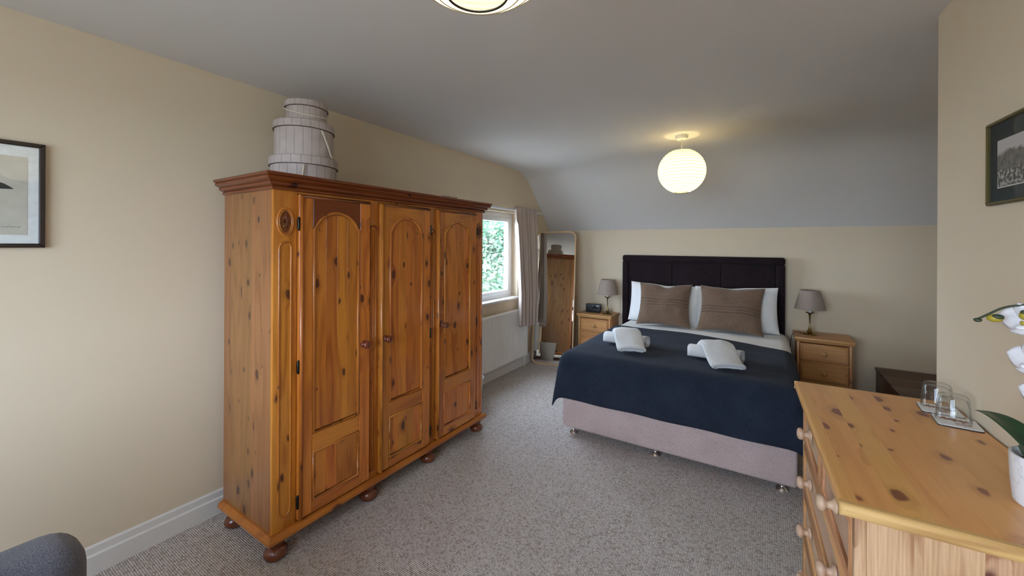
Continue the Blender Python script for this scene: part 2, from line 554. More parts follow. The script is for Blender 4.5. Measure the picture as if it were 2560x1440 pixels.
def tube(name, pts, r, m, parent=None, seg=8, closed=False, rad=None):
    pts = [Vector(p) for p in pts]
    n = len(pts)
    vs, fs = [], []
    t0 = (pts[1] - pts[0]).normalized()
    ref = Vector((0, 0, 1)) if abs(t0.z) < 0.9 else Vector((1, 0, 0))
    u = t0.cross(ref).normalized()
    for i in range(n):
        if closed:
            t = (pts[(i + 1) % n] - pts[i - 1]).normalized()
        else:
            t = (pts[min(i + 1, n - 1)] - pts[max(i - 1, 0)]).normalized()
        u = (u - t * u.dot(t)).normalized()
        w = t.cross(u)
        rr = rad[i] if rad else r
        for k in range(seg):
            a = 2 * PI * k / seg
            vs.append(pts[i] + (u * math.cos(a) + w * math.sin(a)) * rr)
    for i in range(n if closed else n - 1):
        a, b = i * seg, ((i + 1) % n) * seg
        for k in range(seg):
            fs.append((a + k, a + (k + 1) % seg, b + (k + 1) % seg, b + k))
    if not closed:
        fs.append(tuple(range(seg))); fs.append(tuple((n - 1) * seg + k for k in range(seg)))
    return mesh_obj(name, vs, fs, m, parent, smooth=True)


def inset(poly, d):
    n = len(poly)
    area = sum(poly[i][0] * poly[(i + 1) % n][1] - poly[(i + 1) % n][0] * poly[i][1] for i in range(n))
    s = 1 if area > 0 else -1
    out = []
    for i in range(n):
        p, q, r_ = Vector(poly[i - 1]), Vector(poly[i]), Vector(poly[(i + 1) % n])
        e1, e2 = (q - p).normalized(), (r_ - q).normalized()
        n1, n2 = Vector((-e1.y, e1.x)) * s, Vector((-e2.y, e2.x)) * s
        bsum = n1 + n2
        k = bsum.dot(n1)
        out.append(q + bsum * (d / k if k > 0.2 else d))
    return out


def plate(name, poly, y0, y1, m, parent=None, bev=0.0, seg=1):
    """prism in the xz plane from back y0 to front y1 (y1 < y0), front edge chamfered"""
    rings = [(poly, y0)]
    if bev:
        s = 1 if y1 < y0 else -1
        for k in range(seg + 1):
            a = PI / 2 * k / seg
            rings.append((inset(poly, bev * (1 - math.cos(a))) if k else poly, y1 + s * bev * (1 - math.sin(a))))
    else:
        rings.append((poly, y1))
    n = len(poly)
    vs = [(p[0], y, p[1]) for pl, y in rings for p in pl]
    fs = []
    for k in range(len(rings) - 1):
        for i in range(n):
            j = (i + 1) % n
            fs.append((k * n + i, k * n + j, (k + 1) * n + j, (k + 1) * n + i))
    fs.append(tuple(range(n))[::-1])
    fs.append(tuple((len(rings) - 1) * n + i for i in range(n)))
    return mesh_obj(name, vs, fs, m, parent)


def rect(x0, x1, z0, z1):
    return [(x0, z0), (x1, z0), (x1, z1), (x0, z1)]


def rrect(x0, x1, z0, z1, r, n=6):
    p = []
    for cx, cz, a0 in ((x1 - r, z0 + r, -90), (x1 - r, z1 - r, 0), (x0 + r, z1 - r, 90), (x0 + r, z0 + r, 180)):
        for i in range(n + 1):
            a = R(a0 + 90 * i / n)
            p.append((cx + r * math.cos(a), cz + r * math.sin(a)))
    return p


def sweep_u(name, prof, W, D, m, parent=None, smooth=False):
    """moulding around left, front and right of a cabinet (front at y = 0): prof = [(out, z)]"""
    vs, fs = [], []
    n = len(prof)
    for (o, z) in prof:
        vs += [(-o, D, z), (-o, -o, z), (W + o, -o, z), (W + o, D, z)]
    for i in range(n - 1):
        for k in range(3):
            fs.append((i * 4 + k, i * 4 + k + 1, (i + 1) * 4 + k + 1, (i + 1) * 4 + k))
    fs.append((0, 1, 2, 3)); fs.append(tuple((n - 1) * 4 + k for k in range(4)))
    fs.append(tuple(i * 4 for i in range(n))); fs.append(tuple(i * 4 + 3 for i in range(n)))
    return mesh_obj(name, vs, fs, m, parent)


def thing(name, label, cat, loc=(0, 0, 0), rz=0.0, group=None):
    o = bpy.data.objects.new(name, None)
    o.empty_display_size = 0.1
    link(o)
    o.location = loc
    o.rotation_euler = (0, 0, rz)
    tag(o, label, cat, group)
    return o


def tag(o, label, cat, group=None):
    o['label'] = label; o['category'] = cat
    if group:
        o['group'] = group
    return o


def struct(o, label=None):
    o['kind'] = 'structure'
    if label:
        o['label'] = label
    return o


def knob(parent, x, y, z, m, r=0.02, ln=0.04, name='knob', rot=None):
    """mushroom knob pointing to -y"""
    prof = [(0, 0), (r * 0.95, 0), (r * 0.95, ln * 0.12), (r * 0.62, ln * 0.2), (r * 0.45, ln * 0.42), (r * 0.62, ln * 0.52),
            (r * 0.98, ln * 0.62), (r * 1.04, ln * 0.75), (r * 0.9, ln * 0.9), (r * 0.5, ln * 0.985), (0, ln)]
    return lathe(name, prof, m, parent, 20, loc=(x, y, z), rot=(R(90), 0, 0), angle=60)


# ------------------------------------------------------------------ room shell
fl = boxes('floor', [(XL - 0.15, 2.4, YF - 0.15, YB + 0.15, -0.12, 0.0)], M['carpet'])
struct(fl, 'grey beige looped wool carpet covering the whole floor')

# left wall with window opening
w0, w1, wz0, wz1 = WIN
wl = boxes('wall_left', [
    (XL - 0.2, XL, YF - 0.15, w0, 0, 2.62), (XL - 0.2, XL, w1, YB + 0.15, 0, 2.62),
    (XL - 0.2, XL, w0, w1, 0, wz0), (XL - 0.2, XL, w0, w1, wz1, 2.62)], M['wall'])
struct(wl, 'cream painted wall behind the wardrobe with the window')
struct(boxes('wall_back', [(XL - 0.2, 2.4, YB, YB + 0.15, 0, 1.86)], M['wall']), 'low cream wall behind the bed under the sloped ceiling')
RT = math.tan(R(2.5))


def rwx(y):
    return 0.57 + RT * (2.26 - y)


vs = []
for z in (0, 2.62):
    vs += [(rwx(2.26), 2.26, z), (rwx(YF - 0.15), YF - 0.15, z), (2.4, YF - 0.15, z), (2.4, 2.26, z)]
wr = mesh_obj('wall_right', vs, [(0, 1, 2, 3), (4, 5, 6, 7), (0, 1, 5, 4), (1, 2, 6, 5), (2, 3, 7, 6), (3, 0, 4, 7)], M['wall'])
struct(wr, 'cream wall corner on the right with the small framed photograph')
struct(boxes('wall_alcove', [(2.25, 2.4, 2.26, YB + 0.15, 0, 2.62)], M['wall']), 'cream end wall of the alcove right of the bed')
r0, r1, rz0, rz1 = RWIN
struct(boxes('wall_front', [
    (XL - 0.2, r0, YF - 0.2, YF, 0, 2.62), (r1, 0.9, YF - 0.2, YF, 0, 2.62),
    (r0, r1, YF - 0.2, YF, 0, rz0), (r0, r1, YF - 0.2, YF, rz1, 2.62)], M['wall']), 'cream wall behind the viewer with a wide window')

# ceiling: flat part, cove, slope down to the low back wall
prof = [(YF - 0.15, 2.452), (0.5, 2.436), (2.5, 2.416), (3.9, 2.402), (4.08, 2.397)]
p0, p1, p2 = Vector((4.08, 2.397)), Vector((4.33, 2.388)), Vector((4.47, 2.228))
for i in range(1, 13):
    t = i / 12
    q = p0 * (1 - t) ** 2 + p1 * 2 * t * (1 - t) + p2 * t * t
    prof.append((q.x, q.y))
prof.append((YB + 0.001, 1.688))
top = [(YB + 0.15, 1.688), (YB + 0.15, 1.90), (4.55, 2.50), (4.2, 2.62), (YF - 0.15, 2.62)]
loop = prof + top
n = len(loop)
vs = [(x, y, z) for x in (XL - 0.2, 2.4) for (y, z) in loop]
fs = [(i, (i + 1) % n, n + (i + 1) % n, n + i) for i in range(n)] + [tuple(range(n)), tuple(range(n, 2 * n))]
ce = mesh_obj('ceiling', vs, fs, M['ceil'])
for p in ce.data.polygons:
    p.use_smooth = len(p.vertices) == 4
try:
    ce.data.set_sharp_from_angle(angle=R(32))
except Exception:
    pass
struct(ce, 'pale grey ceiling that curves down into a slope above the bed')


def baseboard(name, a, b, nrm, label):
    """stepped skirting from a to b, projecting along nrm"""
    pr = [(0, 0), (0.018, 0), (0.018, 0.085), (0.010, 0.092), (0.010, 0.122), (0.004, 0.130), (0, 0.130)]
    vs, k = [], len(pr)
    for p in (a, b):
        for o, z in pr:
            vs.append((p[0] + nrm[0] * o, p[1] + nrm[1] * o, z))
    fs = [(i, (i + 1) % k, k + (i + 1) % k, k + i) for i in range(k)] + [tuple(range(k)), tuple(range(k, 2 * k))]
    struct(mesh_obj(name, vs, fs, M['white'], None), label)


baseboard('baseboard_left', (XL, YF), (XL, YB), (1, 0), 'white stepped skirting board along the wardrobe wall')
baseboard('baseboard_back', (XL, YB), (2.25, YB), (0, -1), 'white stepped skirting board behind the bed')
baseboard('baseboard_right', (rwx(2.26), 2.26), (rwx(YF), YF), (-1, 0), 'white skirting board behind the chest of drawers')


# windows
def window(name, label, W, H, axis, loc, rz, bars):
    """upvc window in local xz, room side facing -y"""
    w = thing(name, label, 'window', loc, rz)
    del w['category']
    w['kind'] = 'structure'
    f = 0.055
    for nm, a in (('frame_rail', (0, W, 0, f)), ('frame_rail', (0, W, H - f, H)), ('frame_stile', (0, f, f, H - f)), ('frame_stile', (W - f, W, f, H - f))):
        box(nm, a[0], a[1], 0, 0.07, a[2], a[3], M['upvc'], w, 0.006)
    xs = [f] + bars + [W - f]
    for i in range(len(xs) - 1):
        a, b = xs[i] + (0.03 if i else 0), xs[i + 1] - (0.03 if i < len(xs) - 2 else 0)
        s = 0.05
        for nm, q in (('sash_rail', (a, b, f, f + s)), ('sash_rail', (a, b, H - f - s, H - f)), ('sash_stile', (a, a + s, f + s, H - f - s)), ('sash_stile', (b - s, b, f + s, H - f - s))):
            box(nm, q[0], q[1], -0.012, 0.055, q[2], q[3], M['upvc'], w, 0.008)
        boxes('pane', [(a + s - 0.005, b - s + 0.005, 0.02, 0.026, f + s - 0.005, H - f - s + 0.005)], M['pane'], w)
    for x in bars:
        box('mullion', x - 0.03, x + 0.03, 0, 0.07, f, H - f, M['upvc'], w, 0.004)
    return w


# side window: local x runs along world +y, local -y faces the room (+x)
window('window_1', 'white plastic window with trees beyond, between wardrobe and curtain', w1 - w0, wz1 - wz0, 0, (XL - 0.085, w0, wz0), R(90), [(w1 - w0) * 0.42])
s1 = box('window_sill', XL - 0.085, XL + 0.045, w0 - 0.0, w1 + 0.0, wz0 - 0.004, wz0 + 0.022, M['white'], None, 0.006)
struct(s1, 'white painted sill board under the side window')
window('window_2', 'wide white window behind the viewer', r1 - r0, rz1 - rz0, 1, (r1, YF - 0.085, rz0), R(180), [(r1 - r0) / 3, 2 * (r1 - r0) / 3])

# ------------------------------------------------------------------ garden outside
gr = boxes('ground', [(-60, 60, -60, 60, -3.3, -3.2)], M['bounce_gravel'])  # unseen plane added to block the sky's light from below
struct(gr, 'unseen pale gravel ground one storey below, added to block light from underneath')


def tree(x, y, rx, rz_, z, n, mt, seed, label):
    rnd = random.Random(seed)
    t = thing('garden_tree', label, 'tree', (x, y, -3.2), 0, 'trees outside the window')
    vs, fs = [], []
    blobs = [(rnd.gauss(0, rx * 0.38), rnd.gauss(0, rx * 0.38), z + 3.2 + rnd.gauss(0, rz_ * 0.42), rnd.uniform(0.35, 0.6) * rx) for _ in range(16)]
    for i in range(n):
        bx_, by, bz, br = blobs[i % len(blobs)]
        d = Vector((rnd.gauss(0, 1), rnd.gauss(0, 1), rnd.gauss(0, 1))).normalized() * br * rnd.random() ** 0.33
        c = Vector((bx_, by, bz)) + d
        if c.z < 0.5:
            c.z = 0.5 + rnd.random()
        s = rnd.uniform(0.05, 0.10)
        a = Vector((rnd.gauss(0, 1), rnd.gauss(0, 1), rnd.gauss(0, 0.6))).normalized()
        b = a.cross(Vector((rnd.gauss(0, 1), rnd.gauss(0, 1), rnd.gauss(0, 1)))).normalized()
        k = len(vs)
        vs += [c - a * s, c + b * s * 0.55, c + a * s, c - b * s * 0.55]
        fs.append((k, k + 1, k + 2, k + 3))
    o = mesh_obj('foliage', vs, fs, mt, t)
    o['kind'] = 'stuff'
    tube('trunk', [(0, 0, 0), (0.1, 0.05, 1.5), (0.0, 0.1, 3.2), (0.1, 0.0, z + 3.2)], 0.14, M['bark'], t, 8, rad=[0.2, 0.16, 0.12, 0.05])


tree(-8.6, 11.6, 1.9, 3.0, 1.2, 15000, M['foliage_a'], 1, 'pale feathery birch nearest the window glass')
tree(-9.3, 14.6, 2.0, 3.0, 1.0, 14000, M['foliage_a'], 2, 'pale green tree right behind the birch')
tree(-11.5, 13.0, 2.8, 4.2, 3.2, 12000, M['foliage_b'], 3, 'tall dark green tree at the top of the window')
tree(-10.5, 9.2, 2.3, 3.0, 1.5, 9000, M['foliage_a'], 4, 'rounded tree left of the birch')
tree(-13.5, 17.0, 3.2, 4.0, 2.2, 9000, M['foliage_b'], 5, 'dark green tree far right behind the others')

# ------------------------------------------------------------------ wardrobe
WW, WDp = 1.628, 0.497
wd = thing('wardrobe', 'large three door honey pine wardrobe with arched panels and bun feet', 'wardrobe', (-1.945, 0.972, 0), R(90))
ZB, ZT = 0.13, 1.762
# side boards
for side, x0 in ((0, 0.0), (1, WW - 0.022)):
    ys = [0.02, 0.085, 0.17, 0.20, 0.30, 0.35, 0.42, WDp]
    for i in range(len(ys) - 1):
        box('side_board', x0, x0 + 0.022, ys[i], ys[i + 1] - 0.0002, ZB, ZT, M['ward_side'], wd)
box('back_panel', 0.022, WW - 0.022, WDp - 0.012, WDp - 0.002, ZB, ZT, M['ward_z'], wd)
box('top_panel', 0.0, WW, 0.02, WDp, ZT, ZT + 0.02, M['ward_x'], wd)
box('bottom_panel', 0.022, WW - 0.022, 0.02, WDp - 0.012, ZB, ZB + 0.02, M['ward_x'], wd)
# front frame: stiles, posts, top rail
SD = [(0.115, 0.528), (0.599, 1.014), (1.085, 1.523)]      # door extents
for a, b, nm in ((0, 0.113, 'front_stile'), (0.530, 0.597, 'front_post'), (1.016, 1.083, 'front_post'), (1.525, WW, 'front_stile')):
    box(nm, a, b, 0.0, 0.024, ZB, ZT, M['ward_z'], wd, 0.003)
box('top_rail', 0.113, 1.525, 0.004, 0.024, 1.742, ZT, M['ward_x'], wd, 0.002)
# reeded beads on the posts
for a in (0.532, 1.018):
    pb = None
    for k in range(3):
        x = a + 0.014 + k * 0.016
        tube('bead', [(x, -0.001, 0.17), (x, -0.001, 1.58)], 0.0055, M['ward_z'], wd, 8)
    arc = [(a + 0.030 + 0.023 * math.cos(t), -0.001, 1.58 + 0.024 * math.sin(t)) for t in [PI * i / 10 for i in range(11)]]
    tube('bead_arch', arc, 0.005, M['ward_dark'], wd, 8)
# carved oval rosettes and long bead outlines on the outer stiles
for cx in (0.056, WW - 0.050):
    ov = [(cx + 0.037 * math.cos(t), 1.603 + 0.064 * math.sin(t)) for t in [2 * PI * i / 40 for i in range(40)]]
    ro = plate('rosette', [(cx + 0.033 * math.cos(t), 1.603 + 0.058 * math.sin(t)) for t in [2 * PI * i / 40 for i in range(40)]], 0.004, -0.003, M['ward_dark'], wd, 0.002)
    tube('rosette_ring', [(x, -0.001, z) for x, z in ov], 0.0055, M['ward_z'], ro, 8, closed=True)
    tube('rosette_ring', [(cx + (x - cx) * 0.80, -0.003, 1.603 + (z - 1.603) * 0.86) for x, z in ov], 0.0035, M['ward_x'], ro, 6, closed=True)
    for k in range(14):                                      # carved petals
        t = 2 * PI * k / 14 + 0.2
        rr = 0.6 if k % 2 else 0.78
        pts = [(cx + 0.026 * q * math.cos(t + 0.5 * q), -0.0035, 1.603 + 0.046 * q * math.sin(t + 0.5 * q)) for q in (0.15, 0.4, rr * 0.85, rr)]
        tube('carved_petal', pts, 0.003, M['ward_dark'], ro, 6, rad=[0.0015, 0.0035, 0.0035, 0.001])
    st = []
    hw = 0.028
    za, zb = 0.225, 1.475
    for i in range(13):
        t = PI * i / 12
        st.append((cx + hw * math.cos(t), -0.0005, zb + 0.030 * math.sin(t)))
    for i in range(13):
        t = PI + PI * i / 12
        st.append((cx + hw * math.cos(t), -0.0005, za + 0.034 * math.sin(t)))
    tube('stile_bead', st, 0.0052, M['ward_z'], wd, 8, closed=True)


def door(x0, x1, hinge_left, kx):
    z0, z1 = 0.145, 1.738
    d = boxes('door', [(x0 + 0.03, x1 - 0.03, 0.004, 0.012, z0 + 0.03, z1 - 0.03)], M['ward_z'], wd)
    sw = 0.070                                               # stile width
    yf = -0.020                                              # front face
    xi0, xi1 = x0 + sw, x1 - sw
    plate('stile', rect(x0, xi0, z0, z1), 0.012, yf, M['ward_z'], d, 0.004)
    plate('stile', rect(xi1, x1, z0, z1), 0.012, yf, M['ward_z'], d, 0.004)
    plate('rail', rect(xi0, xi1, z0, z0 + 0.062), 0.012, yf, M['ward_x'], d, 0.003)
    plate('rail', rect(xi0, xi1, 0.452, 0.540), 0.012, yf, M['ward_x'], d, 0.003)
    # arched top rail
    zs, za = 1.585, 1.668
    xa0, xa1 = xi0 + 0.012, xi1 - 0.012
    cx = (xa0 + xa1) / 2
    hw = (xa1 - xa0) / 2
    rr = (hw * hw + (za - zs) ** 2) / (2 * (za - zs))
    a0 = math.asin(hw / rr)
    arch = [(cx + rr * math.sin(a0 - 2 * a0 * i / 20), za - rr + rr * math.cos(a0 - 2 * a0 * i / 20)) for i in range(21)]
    poly = [(xi0, z1), (xi0, zs - 0.004)] + [(p[0], p[1]) for p in arch[::-1]] + [(xi1, zs - 0.004), (xi1, z1)]
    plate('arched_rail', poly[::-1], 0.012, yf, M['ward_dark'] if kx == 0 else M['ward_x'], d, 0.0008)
    # fielded upper panel made of glued boards
    nb = 4
    for i in range(nb):
        a = xi0 + 0.012 + (xi1 - xi0 - 0.024) * i / nb
        b = xi0 + 0.012 + (xi1 - xi0 - 0.024) * (i + 1) / nb
        tp = []
        for k in range(7):
            x = a + (b - a) * k / 6
            zz = za - rr + math.sqrt(max(0, rr * rr - (x - cx) ** 2)) - 0.018
            tp.append((x, zz))
        plate('panel_board', [(a, 0.555), (b - 0.0002, 0.555)] + tp[::-1], 0.006, yf + 0.006, M['ward_z'], d, 0.0004)
    # sloping edge moulding around the panel
    path = [(xi1 - 0.006, yf + 0.004, 0.546), (xi1 - 0.006, yf + 0.004, zs - 0.012)] + [(cx + (p[0] - cx) * 0.99, yf + 0.004, p[1] - 0.008) for p in arch] + [(xi0 + 0.006, yf + 0.004, zs - 0.012), (xi0 + 0.006, yf + 0.004, 0.546)]
    tube('panel_moulding', path, 0.0085, M['ward_z'], d, 8, closed=True)
    # lower panel
    for i in range(nb):
        a = xi0 + 0.010 + (xi1 - xi0 - 0.020) * i / nb
        b = xi0 + 0.010 + (xi1 - xi0 - 0.020) * (i + 1) / nb
        plate('panel_board', rect(a, b - 0.0002, 0.216, 0.440), 0.006, yf + 0.006, M['ward_z'], d, 0.0004)
    tube('panel_moulding', [(xi0 + 0.005, yf + 0.004, 0.208), (xi1 - 0.005, yf + 0.004, 0.208), (xi1 - 0.005, yf + 0.004, 0.447), (xi0 + 0.005, yf + 0.004, 0.447)], 0.0085, M['ward_x'], d, 8, closed=True)
    # edge moulding on the hinge side and the top of the door
    tube('edge_bead', [(x0 + 0.010, yf - 0.001, z0), (x0 + 0.010, yf - 0.001, z1 - 0.006)], 0.0095, M['ward_z'], d, 10)
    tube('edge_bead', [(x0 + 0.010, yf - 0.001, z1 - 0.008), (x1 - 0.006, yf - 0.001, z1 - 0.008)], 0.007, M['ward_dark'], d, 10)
    hx = x0 - 0.004 if hinge_left else x1 + 0.004
    for hz in (0.235, 0.895, 1.595):
        h = lathe('hinge', [(0, -0.034), (0.003, -0.034), (0.005, -0.029), (0.0065, -0.024), (0.0065, 0.024), (0.005, 0.029), (0.003, 0.034), (0, 0.034)], M['iron'], d, 10, loc=(hx, yf + 0.002, hz))
    kxx = {0: x1 - 0.045, 1: x0 + 0.04, 2: x0 + 0.052}[kx]
    knob(d, kxx, yf, 0.932, M['foot_red'], 0.021, 0.046)


door(*SD[0], True, 0)
door(*SD[1], False, 1)
door(*SD[2], False, 2)
# cornice and plinth mouldings
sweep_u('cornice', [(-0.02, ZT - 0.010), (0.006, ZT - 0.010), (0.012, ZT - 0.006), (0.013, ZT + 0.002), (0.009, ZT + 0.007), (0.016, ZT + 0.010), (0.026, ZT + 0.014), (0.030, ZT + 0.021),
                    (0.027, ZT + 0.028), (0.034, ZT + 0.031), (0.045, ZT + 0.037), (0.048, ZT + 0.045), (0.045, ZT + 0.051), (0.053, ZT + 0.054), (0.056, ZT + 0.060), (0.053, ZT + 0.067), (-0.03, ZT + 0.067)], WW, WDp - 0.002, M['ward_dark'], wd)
sweep_u('plinth_moulding', [(-0.02, 0.092), (0.016, 0.092), (0.024, 0.097), (0.027, 0.106), (0.026, 0.116), (0.020, 0.125), (0.008, 0.132), (-0.02, 0.133)], WW, WDp - 0.002, M['ward_x'], wd)
FP = [(0, 0), (0.030, 0), (0.046, 0.008), (0.053, 0.024), (0.050, 0.040), (0.040, 0.053), (0.030, 0.060), (0.030, 0.066), (0.038, 0.070), (0.038, 0.093), (0, 0.093)]
for x in (0.035, 0.563, 1.05, WW - 0.035):
    for y in (0.03, WDp - 0.06):
        lathe('bun_foot', FP, M['foot_red'], wd, 28, loc=(x, y, 0), angle=50)

# ------------------------------------------------------------------ hat boxes on the wardrobe
def hat_box(label, x, y, z, r, h, lid, rz, cord_pts, mirror_r=None):
    t = thing('hat_box', label, 'hat box', (x, y, z), rz, 'hat boxes on the wardrobe')
    lathe('body', [(0, 0), (r, 0), (r, h - 0.004), (r - 0.004, h - 0.004), (r - 0.004, 0.006), (0, 0.006)], M['hatbox'], t, 56)
    L = lathe('lid', [(r + 0.002, h - lid), (r + 0.007, h - lid), (r + 0.007, h), (r + 0.003, h + 0.004), (0, h + 0.005)], M['hatbox'], t, 56)
    lathe('lid_edge', [(r + 0.0015, h - lid - 0.002), (r + 0.0078, h - lid - 0.002), (r + 0.0078, h - lid + 0.002), (r + 0.0015, h - lid + 0.002), (r + 0.0015, h - lid - 0.002)], M['hatrim'], L, 56)
    tube('carry_cord', cord_pts, 0.0045, M['cord'], t, 8)
    return t


ZW = ZT + 0.067
hx, hy = -2.285, 1.315


def on_rim(r, a, z, out=0.006):
    return ((r + out) * math.cos(a), (r + out) * math.sin(a), z)


# camera lies towards direction (-y, +x) from the boxes
A = math.atan2(-hy, -hx)
hat_box('widest grey mauve striped hat box, bottom of the stack', hx, hy, ZW, 0.173, 0.152, 0.044, 0,
        [on_rim(0.173, A - 0.02, 0.100), on_rim(0.173, A - 0.02, 0.085, 0.012), on_rim(0.173, A - 0.04, 0.05, 0.012), on_rim(0.173, A - 0.07, 0.015, 0.012), on_rim(0.173, A - 0.09, 0.006, 0.02)])
hat_box('middle grey mauve striped hat box with a slanting cream cord', hx, hy, ZW + 0.157, 0.154, 0.198, 0.040, 0,
        [on_rim(0.154, A + 0.55, 0.150, 0.010), on_rim(0.154, A + 0.62, 0.125, 0.013), on_rim(0.154, A + 0.78, 0.07, 0.014), on_rim(0.154, A + 0.98, 0.012, 0.014), on_rim(0.154, A + 1.12, 0.006, 0.016)])
hat_box('smallest grey mauve striped hat box on top with a drooping cord', hx + 0.014, hy + 0.004, ZW + 0.360, 0.108, 0.116, 0.032, 0,
        [on_rim(0.108, A - 1.45 + 2.9 * i / 12, 0.078 - 0.034 * math.sin(PI * i / 12) - 0.030 * i / 12, 0.009) for i in range(13)])
# ------------------------------------------------------------------ radiator, curtain rail, curtains
rd = thing('radiator', 'white ribbed panel radiator under the window', 'radiator', (XL + 0.03, 2.75, 0.15), R(90))
RL, RH = 1.49, 0.575
vs, fs = [], []
nr = 44
pts = []
for i in range(nr):
    x0 = 0.02 + (RL - 0.04) * i / nr
    p = (RL - 0.04) / nr
    pts += [(x0, -0.058), (x0 + p * 0.62, -0.058), (x0 + p * 0.72, -0.050), (x0 + p * 0.90, -0.050)]
pts.append((RL - 0.02, -0.058))
for x, y in pts:
    vs += [(x, y, 0.012), (x, y + 0.0, 0.03), (x, y, RH - 0.03), (x, y, RH - 0.012)]
for i in range(len(pts) - 1):
    for k in range(3):
        fs.append((i * 4 + k, (i + 1) * 4 + k, (i + 1) * 4 + k + 1, i * 4 + k + 1))
mesh_obj('front_panel', vs, fs, M['rad'], rd)
box('rear_panel', 0.01, RL - 0.01, -0.046, -0.006, 0.01, RH - 0.02, M['rad'], rd, 0.004)
box('top_grille', 0.0, RL, -0.066, 0.0, RH - 0.016, RH, M['rad'], rd, 0.004)
for k in range(20):
    x = 0.04 + k * (RL - 0.08) / 19
    box('grille_slot', x - 0.025, x + 0.025, -0.045, -0.018, RH - 0.001, RH + 0.0008, M['rad'], rd)
box('side_cover', 0.0, 0.012, -0.064, 0.0, 0.0, RH - 0.01, M['rad'], rd, 0.003)
box('side_cover', RL - 0.012, RL, -0.064, 0.0, 0.0, RH - 0.01, M['rad'], rd, 0.003)
box('bottom_edge', 0.012, RL - 0.012, -0.060, -0.048, 0.0, 0.016, M['rad'], rd, 0.003)
tube('supply_pipe', [(RL - 0.02, -0.03, 0.03), (RL - 0.02, -0.03, -0.06), (RL - 0.02, -0.03, -0.15)], 0.009, M['white'], rd, 10)
lathe('valve', [(0, 0), (0.016, 0), (0.016, 0.035), (0.011, 0.04), (0, 0.04)], M['white'], rd, 16, loc=(RL - 0.02, -0.03, -0.05))
tube('supply_pipe', [(0.02, -0.03, 0.03), (0.02, -0.03, -0.06), (0.02, -0.03, -0.15)], 0.009, M['white'], rd, 10)

cr = thing('curtain_rail', 'slim white curtain rail above the side window', 'curtain rail', (XL, 2.5, 1.905), 0)
box('track', 0.050, 0.068, 0.0, 2.16, -0.010, 0.012, M['upvc'], cr, 0.003)
for y in (0.15, 0.85, 1.5, 2.05):
    box('bracket', 0.0, 0.055, y - 0.01, y + 0.01, -0.004, 0.008, M['upvc'], cr, 0.002)


def curtain(label, ya, yb, yba, ybb, seed, waves):
    """hangs along y; ya..yb at the top, yba..ybb at the hem"""
    t = thing('curtain', label, 'curtain', (XL + 0.062, (ya + yb) / 2, 0.535), 0, 'mushroom linen curtains')
    rnd = random.Random(seed)
    ph = [rnd.uniform(0, 6) for _ in range(6)]
    nu, nv = waves * 14, 40
    zt, H = 1.945, 1.41
    vs, fs = [], []
    cy = (ya + yb) / 2
    for j in range(nv + 1):
        f = j / nv                                           # 0 = hem
        z = f * H
        sag = 0.03 * math.sin(ph[0] + f * 2)
        for i in range(nu + 1):
            s = i / nu
            y = (yba + (ybb - yba) * s) * (1 - f) + (ya + (yb - ya) * s) * f
            mid = 4 * f * (1 - f)
            y += 0.012 * math.sin(2 * PI * s * waves + ph[1] + f) * (0.5 + 0.5 * mid)
            amp = 0.056 - 0.018 * f
            if f > 0.9:
                amp *= 0.75
            elif f > 0.86:
                amp *= 0.6
            w = math.sin(2 * PI * s * waves + ph[2] + 0.35 * math.sin(3 * f + ph[3])) + 0.35 * math.sin(2 * PI * s * waves * 0.5 + ph[4] + f * 1.5)
            if f > 0.88:
                w = w * 0.6 + 0.6 * math.sin(2 * PI * s * waves * 2 + ph[5])
            x = amp * w * 0.8 + 0.012 + 0.075 * min(1.0, 1.35 * (1 - f))
            zz = z + (0.012 * math.sin(PI * 2 * s + 0.6) if j == 0 else 0)
            vs.append((x, y - cy, zz))
    for j in range(nv):
        for i in range(nu):
            a = j * (nu + 1) + i
            fs.append((a, a + 1, a + nu + 2, a + nu + 1))
    o = mesh_obj('cloth', vs, fs, M['curtain'], t, smooth=True)
    md = o.modifiers.new('thickness', 'SOLIDIFY'); md.thickness = 0.003
    for k in range(waves + 1):
        y = ya + (yb - ya) * k / waves - cy
        tube('hook', [(0.006, y, H - 0.05), (0.0, y, H - 0.03), (-0.002, y, H - 0.02)], 0.002, M['upvc'], t, 6)
    return t


curtain('mushroom linen curtain gathered beside the tall mirror', 3.955, 4.46, 3.955, 4.33, 4, 5)
curtain('mushroom linen curtain gathered behind the wardrobe end', 2.71, 2.90, 2.71, 2.92, 9, 4)

# white wicker basket on the floor, seen in the mirror
bk = thing('wicker_basket', 'white wicker waste basket beside the wardrobe, seen in the mirror', 'basket', (-2.32, 2.90, 0.0), 0)
prof = [(0, 0.0), (0.10, 0.0)] + [(0.10 + 0.035 * i / 22, 0.002 + 0.262 * i / 22) for i in range(23)] + [(0.135, 0.27), (0.128, 0.27), (0.095, 0.012), (0, 0.012)]
lathe('body', prof, M['basket'], bk, 56, angle=80, radial=lambda i, j: 1.0 + (0.028 * (1 if ((i // 2 + j) % 2) else -1) if 2 <= j <= 24 else 0))
tube('rim', [(0.134 * math.cos(2 * PI * i / 30), 0.134 * math.sin(2 * PI * i / 30), 0.268) for i in range(30)], 0.008, M['basket'], bk, 8, closed=True)

